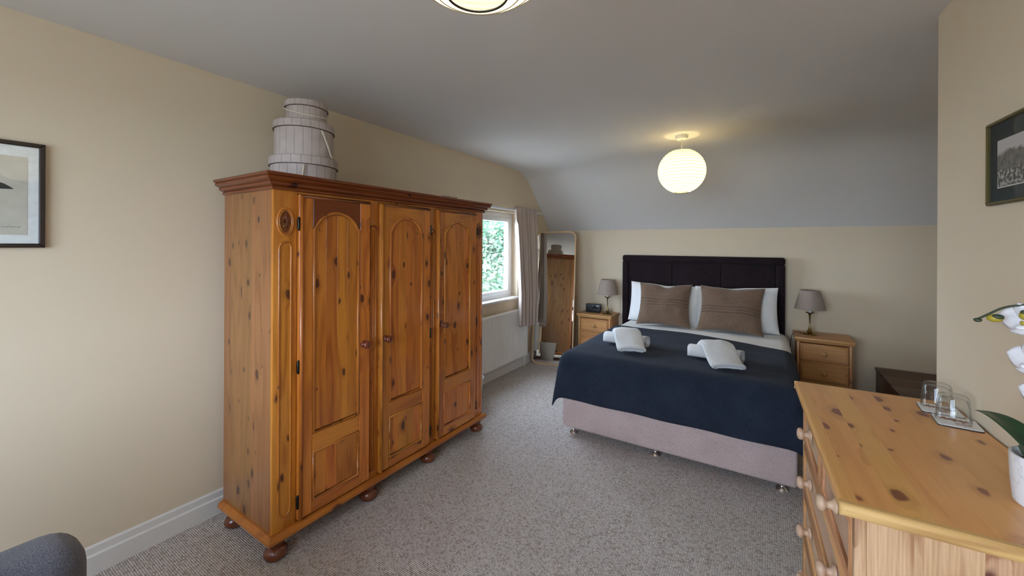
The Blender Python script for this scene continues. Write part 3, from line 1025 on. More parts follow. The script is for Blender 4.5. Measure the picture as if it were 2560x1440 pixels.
# ------------------------------------------------------------------ standing mirror
mr = thing('standing_mirror', 'tall leaning mirror in a thin pale wood frame with rounded corners', 'mirror', (-2.515, 4.405, 0.0), R(13.5))
MW, MH = 0.525, 1.68
lean = R(-7.2)
RX = Matrix.Rotation(lean, 4, 'X')
out_p, in_p = rrect(0, MW, 0.0, MH, 0.075, 8), rrect(0.014, MW - 0.014, 0.014, MH - 0.014, 0.062, 8)
vs, fs = [], []
k = len(out_p)
for y in (0.022, -0.012):
    vs += [(p[0], y, p[1]) for p in out_p] + [(p[0], y, p[1]) for p in in_p]
for i in range(k):
    j = (i + 1) % k
    fs += [(i, j, k + j, k + i), (2 * k + i, 2 * k + j, 3 * k + j, 3 * k + i), (i, j, 2 * k + j, 2 * k + i), (k + i, k + j, 3 * k + j, 3 * k + i)]
o1 = mesh_obj('frame', vs, fs, M['ash'], mr)
o2 = plate('glass', rrect(0.012, MW - 0.012, 0.012, MH - 0.012, 0.062, 8), 0.008, -0.004, M['mirror'], mr)
o3 = plate('backing', rrect(0.006, MW - 0.006, 0.006, MH - 0.006, 0.07, 6), 0.02, 0.010, M['ash'], mr)
for o in (o1, o2, o3):
    o.matrix_local = RX @ o.matrix_local
for x in (0.05, MW - 0.05):
    tube('stand_leg', [(x, 0.17, 1.12), (x, 0.24, 0.55), (x, 0.30, 0.008)], 0.012, M['ash'], mr, 8)
tube('hanging_rail', [(0.05, 0.17, 1.12), (MW - 0.05, 0.17, 1.12)], 0.010, M['ash'], mr, 8)

# ------------------------------------------------------------------ bedside cabinets
def nightstand(label, x, y, W, D, H):
    t = thing('bedside_cabinet', label, 'bedside cabinet', (x, y, 0), 0, 'pine bedside cabinets')
    ft = H - 0.022
    for i in range(4):
        a, b = i * (D + 0.02) / 4 - 0.02, (i + 1) * (D + 0.02) / 4 - 0.02
        box('top_board', -0.02, W + 0.02, a, b - 0.0005, ft, H, M['ns_x'], t, 0.005 if i == 0 else 0.002)
    box('side_panel', 0, 0.02, 0.0, D, 0.06, ft, M['ns_z'], t, 0.002)
    box('side_panel', W - 0.02, W, 0.0, D, 0.06, ft, M['ns_z'], t, 0.002)
    box('back_panel', 0.02, W - 0.02, D - 0.01, D, 0.06, ft, M['ns_z'], t)
    sweep_u('plinth', [(-0.02, 0.0), (0.012, 0.0), (0.012, 0.055), (0.004, 0.065), (-0.02, 0.066)], W, D, M['ns_x'], t)
    sweep_u('top_moulding', [(-0.01, ft - 0.022), (0.003, ft - 0.022), (0.010, ft - 0.012), (0.012, ft), (-0.01, ft)], W, D, M['ns_x'], t)
    nd = 3
    hz = (ft - 0.03 - 0.07) / nd
    for k in range(nd):
        z0 = 0.075 + k * hz
        box('divider', 0.02, W - 0.02, 0.004, 0.02, z0 - 0.006, z0 + 0.004, M['ns_x'], t)
        d = plate('drawer', rect(0.024, W - 0.024, z0 + 0.006, z0 + hz - 0.008), 0.3, 0.002, M['ns_x'], t, 0.003)
        pa = [(0.040, -0.001, z0 + 0.022), (W - 0.040, -0.001, z0 + 0.022), (W - 0.040, -0.001, z0 + hz - 0.024), (0.040, -0.001, z0 + hz - 0.024)]
        tube('drawer_bead', pa, 0.0055, M['ns_x'], d, 8, closed=True)
        pa = [(0.030, 0.001, z0 + 0.012), (W - 0.030, 0.001, z0 + 0.012), (W - 0.030, 0.001, z0 + hz - 0.014), (0.030, 0.001, z0 + hz - 0.014)]
        tube('drawer_bead', pa, 0.004, M['ns_z'], d, 8, closed=True)
        knob(d, W / 2, 0.002, z0 + hz / 2, M['knob_warm'], 0.020, 0.036)
    return t


nightstand('pine bedside cabinet beside the tall mirror', -1.985, 4.65, 0.405, 0.31, 0.65)
nightstand('pine bedside cabinet right of the bed', 0.235, 4.605, 0.40, 0.355, 0.65)


def table_lamp(label, x, y, z, rz, cable):
    t = thing('table_lamp', label, 'table lamp', (x, y, z), rz, 'brass bedside lamps')
    lathe('base', [(0, 0), (0.060, 0), (0.062, 0.004), (0.058, 0.010), (0.050, 0.013), (0.034, 0.018), (0.020, 0.030), (0.012, 0.048), (0.009, 0.062), (0, 0.062)], M['brass'], t, 32, angle=50)
    lathe('stem', [(0, 0.058), (0.008, 0.058), (0.009, 0.066), (0.0065, 0.072), (0.006, 0.120), (0.007, 0.165), (0.010, 0.172), (0.008, 0.180), (0.012, 0.192), (0.017, 0.200), (0, 0.200)], M['brass'], t, 20, angle=50)
    lathe('drip_pan', [(0, 0.199), (0.015, 0.199), (0.032, 0.204), (0.036, 0.209), (0.032, 0.210), (0.012, 0.206), (0, 0.206)], M['brass'], t, 28, angle=50)
    lathe('bulb_holder', [(0, 0.205), (0.013, 0.205), (0.013, 0.255), (0.010, 0.262), (0, 0.262)], M['cordw'], t, 16)
    zs, zt_ = 0.245, 0.420
    rb, rt_ = 0.124, 0.079
    npl = 48
    sh = lathe('shade', [(rb - 0.002 + 0.0, zs), (rb * 0.985 + 0.0, zs + 0.002), ((rb + rt_) / 2 + 0.003, (zs + zt_) / 2), (rt_ * 1.01, zt_ - 0.003), (rt_, zt_)], M['shade'], t, npl * 4, angle=80,
               radial=lambda i, j: 1.0 + (0.013 * (1, 0.2, -1, 0.2)[i % 4] if 0 < j < 4 else 0.0))
    md = sh.modifiers.new('thickness', 'SOLIDIFY'); md.thickness = 0.002
    for nm, r_, zz in (('lower_trim', rb, zs), ('upper_trim', rt_, zt_)):
        tube(nm, [(r_ * math.cos(2 * PI * i / 40), r_ * math.sin(2 * PI * i / 40), zz) for i in range(40)], 0.0035, M['shade'], sh, 6, closed=True)
    for k in range(3):
        a = 2 * PI * k / 3
        tube('shade_spoke', [(0.010 * math.cos(a), 0.010 * math.sin(a), 0.258), (rt_ * math.cos(a), rt_ * math.sin(a), zt_ - 0.004)], 0.0015, M['brass'], sh, 6)
    if cable:
        tube('power_cable', cable, 0.003, M['black'], t, 6)
    return t


table_lamp('brass lamp with pleated taupe shade beside the black radio', -1.665, 4.80, 0.65, 0.2, None)
table_lamp('brass lamp with pleated taupe shade right of the headboard', 0.345, 4.80, 0.65, 0.0,
           [(x - 0.345, y - 4.80, z - 0.65) for x, y, z in ((0.29, 4.81, 0.654), (0.26, 4.815, 0.654), (0.225, 4.81, 0.655), (0.205, 4.80, 0.63), (0.195, 4.79, 0.58), (0.190, 4.80, 0.50), (0.190, 4.85, 0.3), (0.190, 4.90, 0.004))])

ra = thing('clock_radio', 'small black radio on the bedside cabinet by the mirror', 'radio', (-1.935, 4.76, 0.65), R(6))
box('body', 0, 0.185, 0, 0.055, 0.004, 0.108, M['black'], ra, 0.008, 3)
box('display', 0.085, 0.165, -0.002, 0.004, 0.055, 0.090, M['screen'], ra, 0.001)
for k in range(5):
    box('speaker_slot', 0.015, 0.072, -0.0012, 0.002, 0.026 + k * 0.013, 0.030 + k * 0.013, M['iron'], ra)
for k in range(4):
    box('button', 0.088 + k * 0.02, 0.102 + k * 0.02, -0.002, 0.002, 0.025, 0.036, M['screen'], ra, 0.001)
lathe('tuning_dial', [(0, 0), (0.014, 0), (0.014, 0.010), (0, 0.011)], M['black'], ra, 20, loc=(0.185, 0.028, 0.06), rot=(0, R(90), 0))
tube('aerial_lead', [(0.002, 0.03, 0.03), (-0.02, 0.03, 0.012), (-0.03, 0.035, 0.004)], 0.002, M['black'], ra, 6)
for x in (0.02, 0.165):
    box('foot', x - 0.01, x + 0.01, 0.01, 0.045, 0.0, 0.006, M['black'], ra)

# ------------------------------------------------------------------ bed
BX, BY, BW, BL = -1.375, 2.905, 1.53, 1.96
bed = thing('divan_bed', 'double divan bed with mauve fabric base and dark padded headboard', 'bed', (BX, BY, 0), 0)
box('divan_base', 0, BW, 0.0, BL, 0.058, 0.365, M['base'], bed, 0.018, 3)
for x in (0.075, BW / 2 - 0.06, BW - 0.075):
    for y in (0.06, BL - 0.08):
        lathe('glide_foot', [(0, 0), (0.030, 0), (0.034, 0.006), (0.030, 0.014), (0.016, 0.024), (0.012, 0.034), (0.014, 0.060), (0, 0.060)], M['chrome'], bed, 28, loc=(x, y, 0), angle=50)
hb0, hb1 = -1.505 - BX, 0.150 - BX
hy0, hy1 = 4.875 - BY, 4.955 - BY
hb = box('headboard', hb0 + 0.01, hb1 - 0.01, hy0 + 0.02, hy1, 0.25, 1.365, M['head'], bed, 0.01)
bw = 0.078
box('border_pad', hb0, hb1, hy0 - 0.012, hy1 - 0.01, 1.378 - bw, 1.378, M['head'], hb, 0.024, 4)
box('border_pad', hb0, hb0 + bw, hy0 - 0.012, hy1 - 0.01, 0.25, 1.378 - bw + 0.012, M['head'], hb, 0.024, 4)
box('border_pad', hb1 - bw, hb1, hy0 - 0.012, hy1 - 0.01, 0.25, 1.378 - bw + 0.012, M['head'], hb, 0.024, 4)
pw = (hb1 - hb0 - 2 * bw) / 3
for k in range(3):
    box('centre_pad', hb0 + bw + k * pw + 0.001, hb0 + bw + (k + 1) * pw - 0.001, hy0 + 0.006, hy1 - 0.02, 0.30, 1.378 - bw - 0.002, M['head'], hb, 0.012, 3)
for x in (0.35, BW - 0.35):
    box('headboard_strut', x - 0.03, x + 0.03, hy1 - 0.06, hy1 - 0.02, 0.0, 0.26, M['darkwood'], hb)
mt = box('mattress', BX + 0.005, BX + BW - 0.005, BY + 0.01, BY + BL - 0.01, 0.366, 0.598, M['linen'], None, 0.05, 4)
tag(mt, 'thick mattress under the white duvet on the divan', 'mattress')


def drape(name, x0, x1, y0, y1, zt, hx_l, hx_r, hy_f, Rr, m, th, seed, edge=None, lump=0.006, back_hang=0.0, flare=0.02):
    """cloth over a box top; hangs hx_l / hx_r at the sides and hy_f at the foot (low y)"""
    def lin(a, b, n):
        return [a + (b - a) * i / n for i in range(n + 1)]
    ss = lin(-hx_l, 0, 14)[:-1] + lin(0, x1 - x0, 44) + lin(0, hx_r, 14)[1:]
    ns = len(ss)
    xs = [(-v, -1) if i < 14 else ((v, 0) if i <= 14 + 44 else (v, 1)) for i, v in enumerate(ss)]
    tt = (lin(-hy_f, 0, 16)[:-1] if hy_f else []) + lin(0, y1 - y0, 40)
    nf = 16 if hy_f else 0
    vs, fs = [], []
    q = Rr * PI / 2
    for j, t in enumerate(tt):
        for (sv, sd) in xs:
            a = sv if sd else 0.0
            b = -t if t < 0 else 0.0
            px = x0 if sd < 0 else (x1 if sd > 0 else x0 + sv)
            py = y0 if t < 0 else y0 + t
            if edge and t >= 0 and j > nf:
                f = t / (y1 - y0)
                py = y0 + t + edge((px - x0) / (x1 - x0)) * f * f
            r = (abs(a) ** 3.2 + abs(b) ** 3.2) ** (1 / 3.2)
            if r > 1e-6:
                dx, dy = a / math.hypot(a, b) * sd, -b / math.hypot(a, b)
                if r < q:
                    o_, d_ = Rr * math.sin(r / Rr), Rr * (1 - math.cos(r / Rr))
                else:
                    o_, d_ = Rr + flare * (r - q) / 0.3, Rr + (r - q)
                corner = min(abs(a), abs(b)) / max(abs(a), abs(b), 1e-6)
                o_ *= 1 + 0.25 * corner * min(1, r / 0.2)
                px += dx * o_; py += dy * o_
                z = zt - d_
                wv = 0.006 * math.sin(14 * (px + py * 1.3) + seed) * min(1, max(0, r - q) / 0.2)
                px += dx * wv; py += dy * wv
            else:
                z = zt
            nz = mnoise.noise(Vector((px * 2.2, py * 2.2, seed))) * lump + mnoise.noise(Vector((px * 7, py * 7, seed + 3))) * lump * 0.3
            z += nz if r < 1e-6 else nz * max(0, 1 - r / 0.15)
            vs.append((px - x0, py - y0, z))
    for j in range(len(tt) - 1):
        for i in range(ns - 1):
            fs.append((j * ns + i, j * ns + i + 1, (j + 1) * ns + i + 1, (j + 1) * ns + i))
    o = mesh_obj(name, vs, fs, m, None, smooth=True, loc=(x0, y0, 0))
    md = o.modifiers.new('thickness', 'SOLIDIFY'); md.thickness = th; md.offset = -1
    return o


RB = 0.085
dv = drape('duvet', BX - 0.005 + RB - 0.02, BX + BW + 0.005 - RB + 0.02, BY + 0.06, BY + BL - 0.09, 0.628, 0.30, 0.33, 0.0, RB, M['linen'], 0.012, 3.0, lump=0.008, flare=0.03)
tag(dv, 'white cotton duvet turned under the dark throw', 'duvet')
tw = drape('bed_throw', BX - 0.005 + RB - 0.035, BX + BW + 0.005 - RB + 0.035, BY - 0.02 + RB, 4.19, 0.648, 0.37, 0.40, 0.395, RB, M['throw'], 0.006, 8.0,
           edge=lambda s: -0.30 * max(0, s - 0.45) ** 1.6 * 2.2, lump=0.010, flare=0.035)
tag(tw, 'charcoal navy woven throw spread over the bed foot', 'throw')


def pillow(name, label, cat, w, h, th, loc, tilt, rz, m, seed, group, pinch=0.07, pleats=None, slump=0.0, roll=0.0, dip=0.012):
    """upright cushion: local x width, local z height, thickness along y; base at z = 0"""
    n = 36
    root = thing(name, label, cat, loc, rz, group)
    ux = Matrix.Rotation(-tilt, 4, 'X') @ Matrix.Rotation(roll, 4, 'Y')

    def surf(u, v, s):
        T = th / 2 * ((1 - abs(u) ** 3.0) * (1 - abs(v) ** 3.0)) ** 0.55
        x = w / 2 * u * (1 - pinch * (1 - v * v))
        z = h / 2 + h / 2 * v * (1 - pinch * (1 - u * u))
        wr = mnoise.noise(Vector((u * 2.2 + seed, v * 2.2, s * 0.5))) * 0.10 + mnoise.noise(Vector((u * 5 + seed, v * 5, s))) * 0.035
        T *= 1 + wr * 2
        if slump:
            T *= 1 + slump * (0.5 - 0.5 * v)
        if v > 0:                                            # soft dip in the top edge
            z -= dip * math.exp(-((u - 0.1 * math.sin(seed)) * 4) ** 2) * v
        if pleats and s < 0:
            for pv in pleats:
                T -= 0.004 * math.exp(-((v - pv) / 0.018) ** 2)
        return ux @ Vector((x, s * T, z))
    vs, fs = [], []
    for s in (-1, 1):
        for j in range(n + 1):
            for i in range(n + 1):
                # denser near edges
                u = math.sin((2 * i / n - 1) * PI / 2); v = math.sin((2 * j / n - 1) * PI / 2)
                vs.append(surf(u, v, s))
    k = (n + 1) ** 2
    for s in (0, 1):
        for j in range(n):
            for i in range(n):
                a = s * k + j * (n + 1) + i
                f = (a, a + 1, a + n + 2, a + n + 1)
                fs.append(f if s == 0 else f[::-1])
    me = bpy.data.meshes.new('cover')
    me.from_pydata([tuple(v) for v in vs], [], fs)
    bm = bmesh.new(); bm.from_mesh(me)
    bmesh.ops.remove_doubles(bm, verts=bm.verts, dist=1e-4)
    bmesh.ops.recalc_face_normals(bm, faces=bm.faces)
    o = bm_obj('cover', bm, m, root, smooth=True)
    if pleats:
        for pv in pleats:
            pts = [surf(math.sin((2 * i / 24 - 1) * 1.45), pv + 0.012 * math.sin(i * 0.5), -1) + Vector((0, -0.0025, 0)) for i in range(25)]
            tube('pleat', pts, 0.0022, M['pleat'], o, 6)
    return root


pillow('pillow', 'white pillow behind the left brown cushion', 'pillow', 0.74, 0.45, 0.19, (-1.0, 4.665, 0.622), R(12), R(2), M['linen'], 1.0, 'white bed pillows', slump=0.3, roll=R(2.0), pinch=0.045)
pillow('pillow', 'white pillow behind the right brown cushion', 'pillow', 0.755, 0.455, 0.19, (-0.275, 4.655, 0.626), R(11), R(-2), M['linen'], 5.0, 'white bed pillows', slump=0.3, roll=R(-2.0), pinch=0.045)
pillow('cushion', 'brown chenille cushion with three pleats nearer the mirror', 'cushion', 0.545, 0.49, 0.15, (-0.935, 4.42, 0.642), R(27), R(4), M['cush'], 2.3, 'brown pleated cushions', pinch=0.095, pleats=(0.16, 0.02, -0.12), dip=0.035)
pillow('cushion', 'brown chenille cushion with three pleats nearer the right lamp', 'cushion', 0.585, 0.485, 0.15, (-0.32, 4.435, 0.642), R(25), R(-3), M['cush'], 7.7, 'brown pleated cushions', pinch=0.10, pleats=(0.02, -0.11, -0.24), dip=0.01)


def towels(x, y, z, rz, rz2, which):
    # rolled bath sheet underneath
    t = thing('towel', 'rolled white towel underneath, ' + which, 'towel', (x, y, z), rz, 'white towels on the bed')
    r = 0.056
    sec = []
    turns = 2.6
    for i in range(70):
        f = i / 69
        a = f * turns * 2 * PI
        rr = r * (0.18 + 0.82 * f)
        sec.append((rr * math.cos(a), rr * math.sin(a) * 0.88))
    L = 0.345
    vs, fs = [], []
    nl = 10
    for j in range(nl + 1):
        xx = -L / 2 + L * j / nl
        for (a, b) in sec:
            vs.append((xx + 0.012 * math.sin(a * 40), a, b + r * 0.88))
    for j in range(nl):
        for i in range(len(sec) - 1):
            q = j * len(sec) + i
            fs.append((q, q + 1, q + len(sec) + 1, q + len(sec)))
    o = mesh_obj('roll', vs, fs, M['towel'], t, smooth=True)
    md = o.modifiers.new('thickness', 'SOLIDIFY'); md.thickness = 0.011; md.offset = 0
    # thick folded hand towel laid over it, one end resting on the bed towards the viewer
    t2 = thing('towel', 'folded white towel laid over the roll, ' + which, 'towel', (x, y, z), rz2, 'white towels on the bed')

    def hgt(d):
        if d < -0.02:
            return 0.104 - 0.085 * min(1, (-0.02 - d) / 0.10) ** 1.5
        if d < 0.05:
            return 0.104
        return 0.104 - 0.092 * math.sin(min(1, (d - 0.05) / 0.20) * PI / 2) ** 1.1
    nP, nw = 30, 12
    for lay, (w, d0, d1, up, th_, nm) in enumerate(((0.185, -0.11, 0.255, 0.012, 0.020, 'lower_fold'), (0.195, -0.12, 0.270, 0.034, 0.022, 'upper_fold'))):
        vs, fs = [], []
        for i in range(nP + 1):
            d = d0 + (d1 - d0) * i / nP
            e = max(0.0, (d - d1 + 0.05) / 0.05)
            for k in range(nw + 1):
                v = -1 + 2 * k / nw
                h = hgt(d) + up - 0.010 * abs(v) ** 3
                h += (0.008 * (1 - v * v) - 0.004) * e * (1 if lay else -0.3) + 0.005 * mnoise.noise(Vector((d * 14 + x * 9, v * 1.6, lay))) + 0.002 * mnoise.noise(Vector((d * 45, v * 5, lay + x)))
                vs.append((d + 0.006 * math.sin(3 * v + lay), v * w / 2 * (1 - 0.04 * e), max(0.011, h)))
        for i in range(nP):
            for k in range(nw):
                q = i * (nw + 1) + k
                fs.append((q, q + 1, q + nw + 2, q + nw + 1))
        o = mesh_obj(nm, vs, fs, M['towel'], t2, smooth=True)
        md = o.modifiers.new('thickness', 'SOLIDIFY'); md.thickness = th_; md.offset = 0
        md2 = o.modifiers.new('soft', 'BEVEL'); md2.width = 0.009; md2.segments = 4; md2.limit_method = 'ANGLE'
    # rolled edges where the folds turn, at both sides
    for sgn in (-1, 1):
        pts = [(d, sgn * 0.094, max(0.018, hgt(d) + 0.016)) for d in [-0.10 + 0.355 * i / 20 for i in range(21)]]
        tube('folded_edge', pts, 0.0165, M['towel'], t2, 10)


towels(-1.005, 3.375, 0.652, R(-2), R(-64), 'nearer the mirror')
towels(-0.322, 3.30, 0.652, R(-2), R(-66), 'nearer the chest of drawers')

# ------------------------------------------------------------------ ceiling lanterns
def lantern(label, x, y, zc, zceil, r, power, colr):
    t = thing('paper_lantern', label, 'ceiling lamp', (x, y, zc), 0.4, 'paper lantern ceiling lamps')
    nr_ = 17
    a0 = R(17)
    a1 = R(26)
    prof = []
    for i in range(nr_ * 4 + 1):
        a = a0 + (PI - a0 - a1) * i / (nr_ * 4)
        s = 1.0 - 0.012 * abs(math.sin(PI * i / 4.0))
        prof.append((r * math.sin(a) * s, -r * 0.985 * math.cos(a)))
    sh = lathe('paper_shade', prof, M['lantern'], t, 48, angle=80)
    for i in range(1, nr_):
        a = a0 + (PI - a0 - a1) * i / nr_
        rr, zz = r * math.sin(a) + 0.0004, -r * 0.985 * math.cos(a)
        tube('rib', [(rr * math.cos(2 * PI * k / 40), rr * math.sin(2 * PI * k / 40), zz) for k in range(40)], 0.0016, M['ribwire'], sh, 4, closed=True)
    rb = r * math.sin(a0)
    tube('bottom_ring', [(rb * math.cos(2 * PI * k / 40), rb * math.sin(2 * PI * k / 40), -r * 0.985 * math.cos(a0)) for k in range(40)], 0.0022, M['iron'], sh, 6, closed=True)
    zb = -r * 0.985 * math.cos(a0)
    tube('wire_brace', [(rb * 1.45, 0, -zb * 0.93), (rb * 1.25, 0, 0), (rb, 0, zb), (-rb, 0, zb), (-rb * 1.25, 0, 0), (-rb * 1.45, 0, -zb * 0.93)], 0.0016, M['iron'], sh, 6)
    zc_ = zceil - zc
    lathe('ceiling_rose', [(0, zc_), (0.050, zc_), (0.050, zc_ - 0.018), (0.044, zc_ - 0.030), (0, zc_ - 0.032)], M['cordw'], t, 28)
    tube('flex', [(0, 0, zc_ - 0.03), (0, 0, 0.06)], 0.0042, M['cordw'], t, 8)
    lathe('bulb_holder', [(0, 0.095), (0.017, 0.09), (0.017, 0.045), (0.014, 0.034), (0, 0.034)], M['cordw'], t, 18)
    bl, nt, bb = new_mat('lamp_bulb_glass')
    bb.inputs['Base Color'].default_value = (0.9, 0.88, 0.8, 1)
    bb.inputs['Emission Color'].default_value = c4(colr)
    bb.inputs['Emission Strength'].default_value = power
    lathe('bulb', [(0, -0.080), (0.022, -0.073), (0.030, -0.050), (0.028, -0.025), (0.016, 0.010), (0.013, 0.037)], bl, t, 20, angle=80)
    return t


lantern('lit white paper lantern over the bed', -0.603, 3.537, 2.112, 2.406, 0.186, 80.0, (1.0, 0.79, 0.38))
lantern('white paper lantern at the top edge, nearest the viewer', -0.443, 0.572, 2.13, 2.436, 0.19, 42.0, (1.0, 0.84, 0.64))

# ------------------------------------------------------------------ chest of drawers (front faces -x)
cd = thing('chest_of_drawers', 'pale pine chest of drawers with turned knobs and golden top', 'chest of drawers', (0.098, 2.116, 0), R(-90 + 2.5))
CW, CD_, CH = 0.955, 0.468, 0.92
tt_ = 0.030
edges = [0.035, 0.105, 0.165, 0.245, 0.315, 0.385, 0.437]
ey = [0.0] + edges + [CD_]
rng_ = random.Random(3)
for i in range(len(ey) - 1):
    a, b = ey[i], ey[i + 1]
    pr = [(a, CH - tt_), (b - 0.0004, CH - tt_), (b - 0.0004, CH), (a, CH)]
    o = box('top_board', 0.018, CW - 0.018, a, b - 0.00012, CH - tt_, CH, M['top_x'], cd, 0.0 if 0 < i else 0.0)
    if i == 0:                                                # rounded front lipping
        bm = bmesh.new(); bm.from_mesh(o.data)
        eds = [e for e in bm.edges if all(v.co.y < 0.001 for v in e.verts) and abs(e.verts[0].co.z - e.verts[1].co.z) < 1e-6]
        bmesh.ops.bevel(bm, geom=eds, offset=0.011, segments=4, affect='EDGES', profile=0.5)
        bm.to_mesh(o.data); bm.free()
for x0, x1, hi in ((0.0, 0.018, False), (CW - 0.018, CW, True)):
    o = box('top_end_lipping', x0, x1, 0.0, CD_, CH - tt_, CH, M['ches_y'], cd)
    bm = bmesh.new(); bm.from_mesh(o.data)
    xe = x1 if hi else x0
    eds = [e for e in bm.edges if (all(abs(v.co.x - xe) < 1e-5 for v in e.verts) and abs(e.verts[0].co.y - e.verts[1].co.y) > 0.1) or (all(v.co.y < 1e-4 and abs(v.co.x - xe) < 1e-5 for v in e.verts))]
    bmesh.ops.bevel(bm, geom=eds, offset=0.010, segments=4, affect='EDGES', profile=0.5)
    bm.to_mesh(o.data); bm.free()
ox, oy = 0.026, 0.030                                          # top overhang
cb0, cb1 = ox, CW - ox
ft = CH - tt_
for x0 in (cb0, cb1 - 0.02):
    yb = [oy + 0.022, 0.13, 0.235, 0.345, CD_ - 0.004]
    for i in range(4):
        box('side_board', x0, x0 + 0.02, yb[i], yb[i + 1] - 0.0001, 0.11, ft, M['ches_z'], cd)
    box('corner_post', x0 - 0.001, x0 + 0.021, oy, oy + 0.022, 0.11, ft, M['ches_z'], cd, 0.003)
box('back_panel', cb0 + 0.02, cb1 - 0.02, CD_ - 0.016, CD_ - 0.006, 0.11, ft, M['ches_z'], cd)
p_ = thing  # keep helper name short
vs_pl = sweep_u('plinth', [(-0.02, 0.0), (0.018, 0.0), (0.018, 0.095), (0.012, 0.112), (0.004, 0.125), (-0.02, 0.126)], cb1 - cb0, CD_ - oy - 0.006, M['ches_x'], cd)
vs_pl.location = (cb0, oy, 0)
rows = [0.135, 0.325, 0.505, 0.695, ft - 0.012]
for k in range(4):
    z0, z1 = rows[k], rows[k + 1]
    box('drawer_rail', cb0 + 0.02, cb1 - 0.02, oy, oy + 0.03, z0 - 0.012, z0 + 0.004, M['ches_d'], cd, 0.003)
    spans = [(cb0 + 0.024, (cb0 + cb1) / 2 - 0.016), ((cb0 + cb1) / 2 + 0.016, cb1 - 0.024)] if k == 3 else [(cb0 + 0.024, cb1 - 0.024)]
    for a, b in spans:
        d = plate('drawer', rect(a, b, z0 + 0.006, z1 - 0.014), CD_ - 0.03, oy + 0.006, M['ches_x'], cd, 0.004)
        for off, rr, mm in ((0.020, 0.007, M['ches_d']), (0.008, 0.005, M['ches_d'])):
            pa = [(a + off, oy + 0.004, z0 + 0.006 + off), (b - off, oy + 0.004, z0 + 0.006 + off), (b - off, oy + 0.004, z1 - 0.014 - off), (a + off, oy + 0.004, z1 - 0.014 - off)]
            tube('drawer_bead', pa, rr, mm, d, 8, closed=True)
        zc = (z0 + z1) / 2 - 0.004
        for x in ([0.232] if (k == 3 and a < 0.4) else [CW - 0.250] if k == 3 else [0.232, CW - 0.250]):
            knob(d, x, oy + 0.004, zc, M['knob_pale'], 0.021, 0.046)
box('drawer_post', (cb0 + cb1) / 2 - 0.014, (cb0 + cb1) / 2 + 0.014, oy, oy + 0.03, rows[3], ft, M['ches_d'], cd, 0.003)
box('top_front_rail', cb0 + 0.02, cb1 - 0.02, oy, oy + 0.03, ft - 0.020, ft, M['ches_d'], cd, 0.003)

# coasters, tumblers
def coaster(label, x, y, rz):
    t = thing('coaster', label, 'coaster', (x, y, CH), rz, 'printed coasters')
    h = 0.052
    vs = []
    pl = rrect(-h, h, -h, h, 0.010, 4)

    def slab(nm, z0, z1, inset_, m, par):
        k = len(pl)
        q = [(p[0] * (1 - inset_), p[1] * (1 - inset_)) for p in pl]
        v = [(p[0], p[1], z) for z in (z0, z1) for p in q]
        f = [(i, (i + 1) % k, k + (i + 1) % k, k + i) for i in range(k)] + [tuple(range(k)), tuple(range(k, 2 * k))]
        return mesh_obj(nm, v, f, m, par)
    slab('cork_base', 0.0, 0.0035, 0.0, M['black'], t)
    tp = slab('printed_top', 0.0035, 0.0048, 0.012, M['coaster'], t)
    rnd = random.Random(5)
    for k in range(3):                                        # russet floral print
        cx_, cy_ = -0.026 + 0.022 * k, 0.020 - 0.004 * k
        for p in range(5):
            a = 2 * PI * p / 5 + k
            v = []
            for q in range(10):
                b = 2 * PI * q / 10
                ex, ey_ = 0.0085 * math.cos(b), 0.0042 * math.sin(b)
                v.append((cx_ + 0.008 * math.cos(a) + ex * math.cos(a) - ey_ * math.sin(a), cy_ + 0.008 * math.sin(a) + ex * math.sin(a) + ey_ * math.cos(a), 0.0050))
            mesh_obj('printed_petal', v + [(q_[0], q_[1], 0.0047) for q_ in v], [tuple(range(10))] + [(i, (i + 1) % 10, 10 + (i + 1) % 10, 10 + i) for i in range(10)], M['print'], tp)
    # two lines of flowing script
    for ln in range(2):
        pts = [(-0.006 + 0.036 * i / 40, -0.012 - 0.013 * ln + 0.005 * math.sin(i * 1.05 + ln) * (0.6 + 0.4 * math.sin(i * 0.37)), 0.0049) for i in range(41)]
        tube('printed_script', pts, 0.0009, M['print'], tp, 4)
    return t


def tumbler(label, x, y, z):
    t = thing('tumbler', label, 'glass', (x, y, z), 0, 'upturned glass tumblers')
    # upturned: rim down, thick base up
    ro, ri = 0.043, 0.0405
    pr = [(ro - 0.0012, 0.0), (ro, 0.0012), (0.0405, 0.040), (0.036, 0.078), (0.0335, 0.084), (0.029, 0.0865), (0.0, 0.0862)]
    pi_ = [(0.0, 0.074), (0.028, 0.074), (0.0325, 0.071), (0.0380, 0.040), (ri, 0.0012), (ro - 0.0012, 0.0)]
    lathe('body', pi_[:-1] + pr, M['glass'], t, 48, angle=50)
    return t


CR = R(-4)
coaster('white printed coaster nearer the bed', 0.514, 2.008, CR)
coaster('white printed coaster nearer the orchid', 0.524, 1.893, CR)
tumbler('upturned clear tumbler on the coaster nearer the bed', 0.512, 2.025, CH + 0.0052)
tumbler('upturned clear tumbler on the coaster nearer the orchid', 0.518, 1.898, CH + 0.0052)

# orchid
oc = thing('potted_orchid', 'white artificial orchid in a white marbled pot', 'orchid', (0.526, 1.383, CH), 0)
lathe('pot', [(0, 0), (0.046, 0), (0.052, 0.006), (0.056, 0.05), (0.058, 0.10), (0.058, 0.113), (0.053, 0.113), (0.051, 0.09), (0, 0.088)], M['marble'], oc, 40)
lathe('potting_bark', [(0, 0.098), (0.03, 0.096), (0.0525, 0.092)], M['soil'], oc, 24)


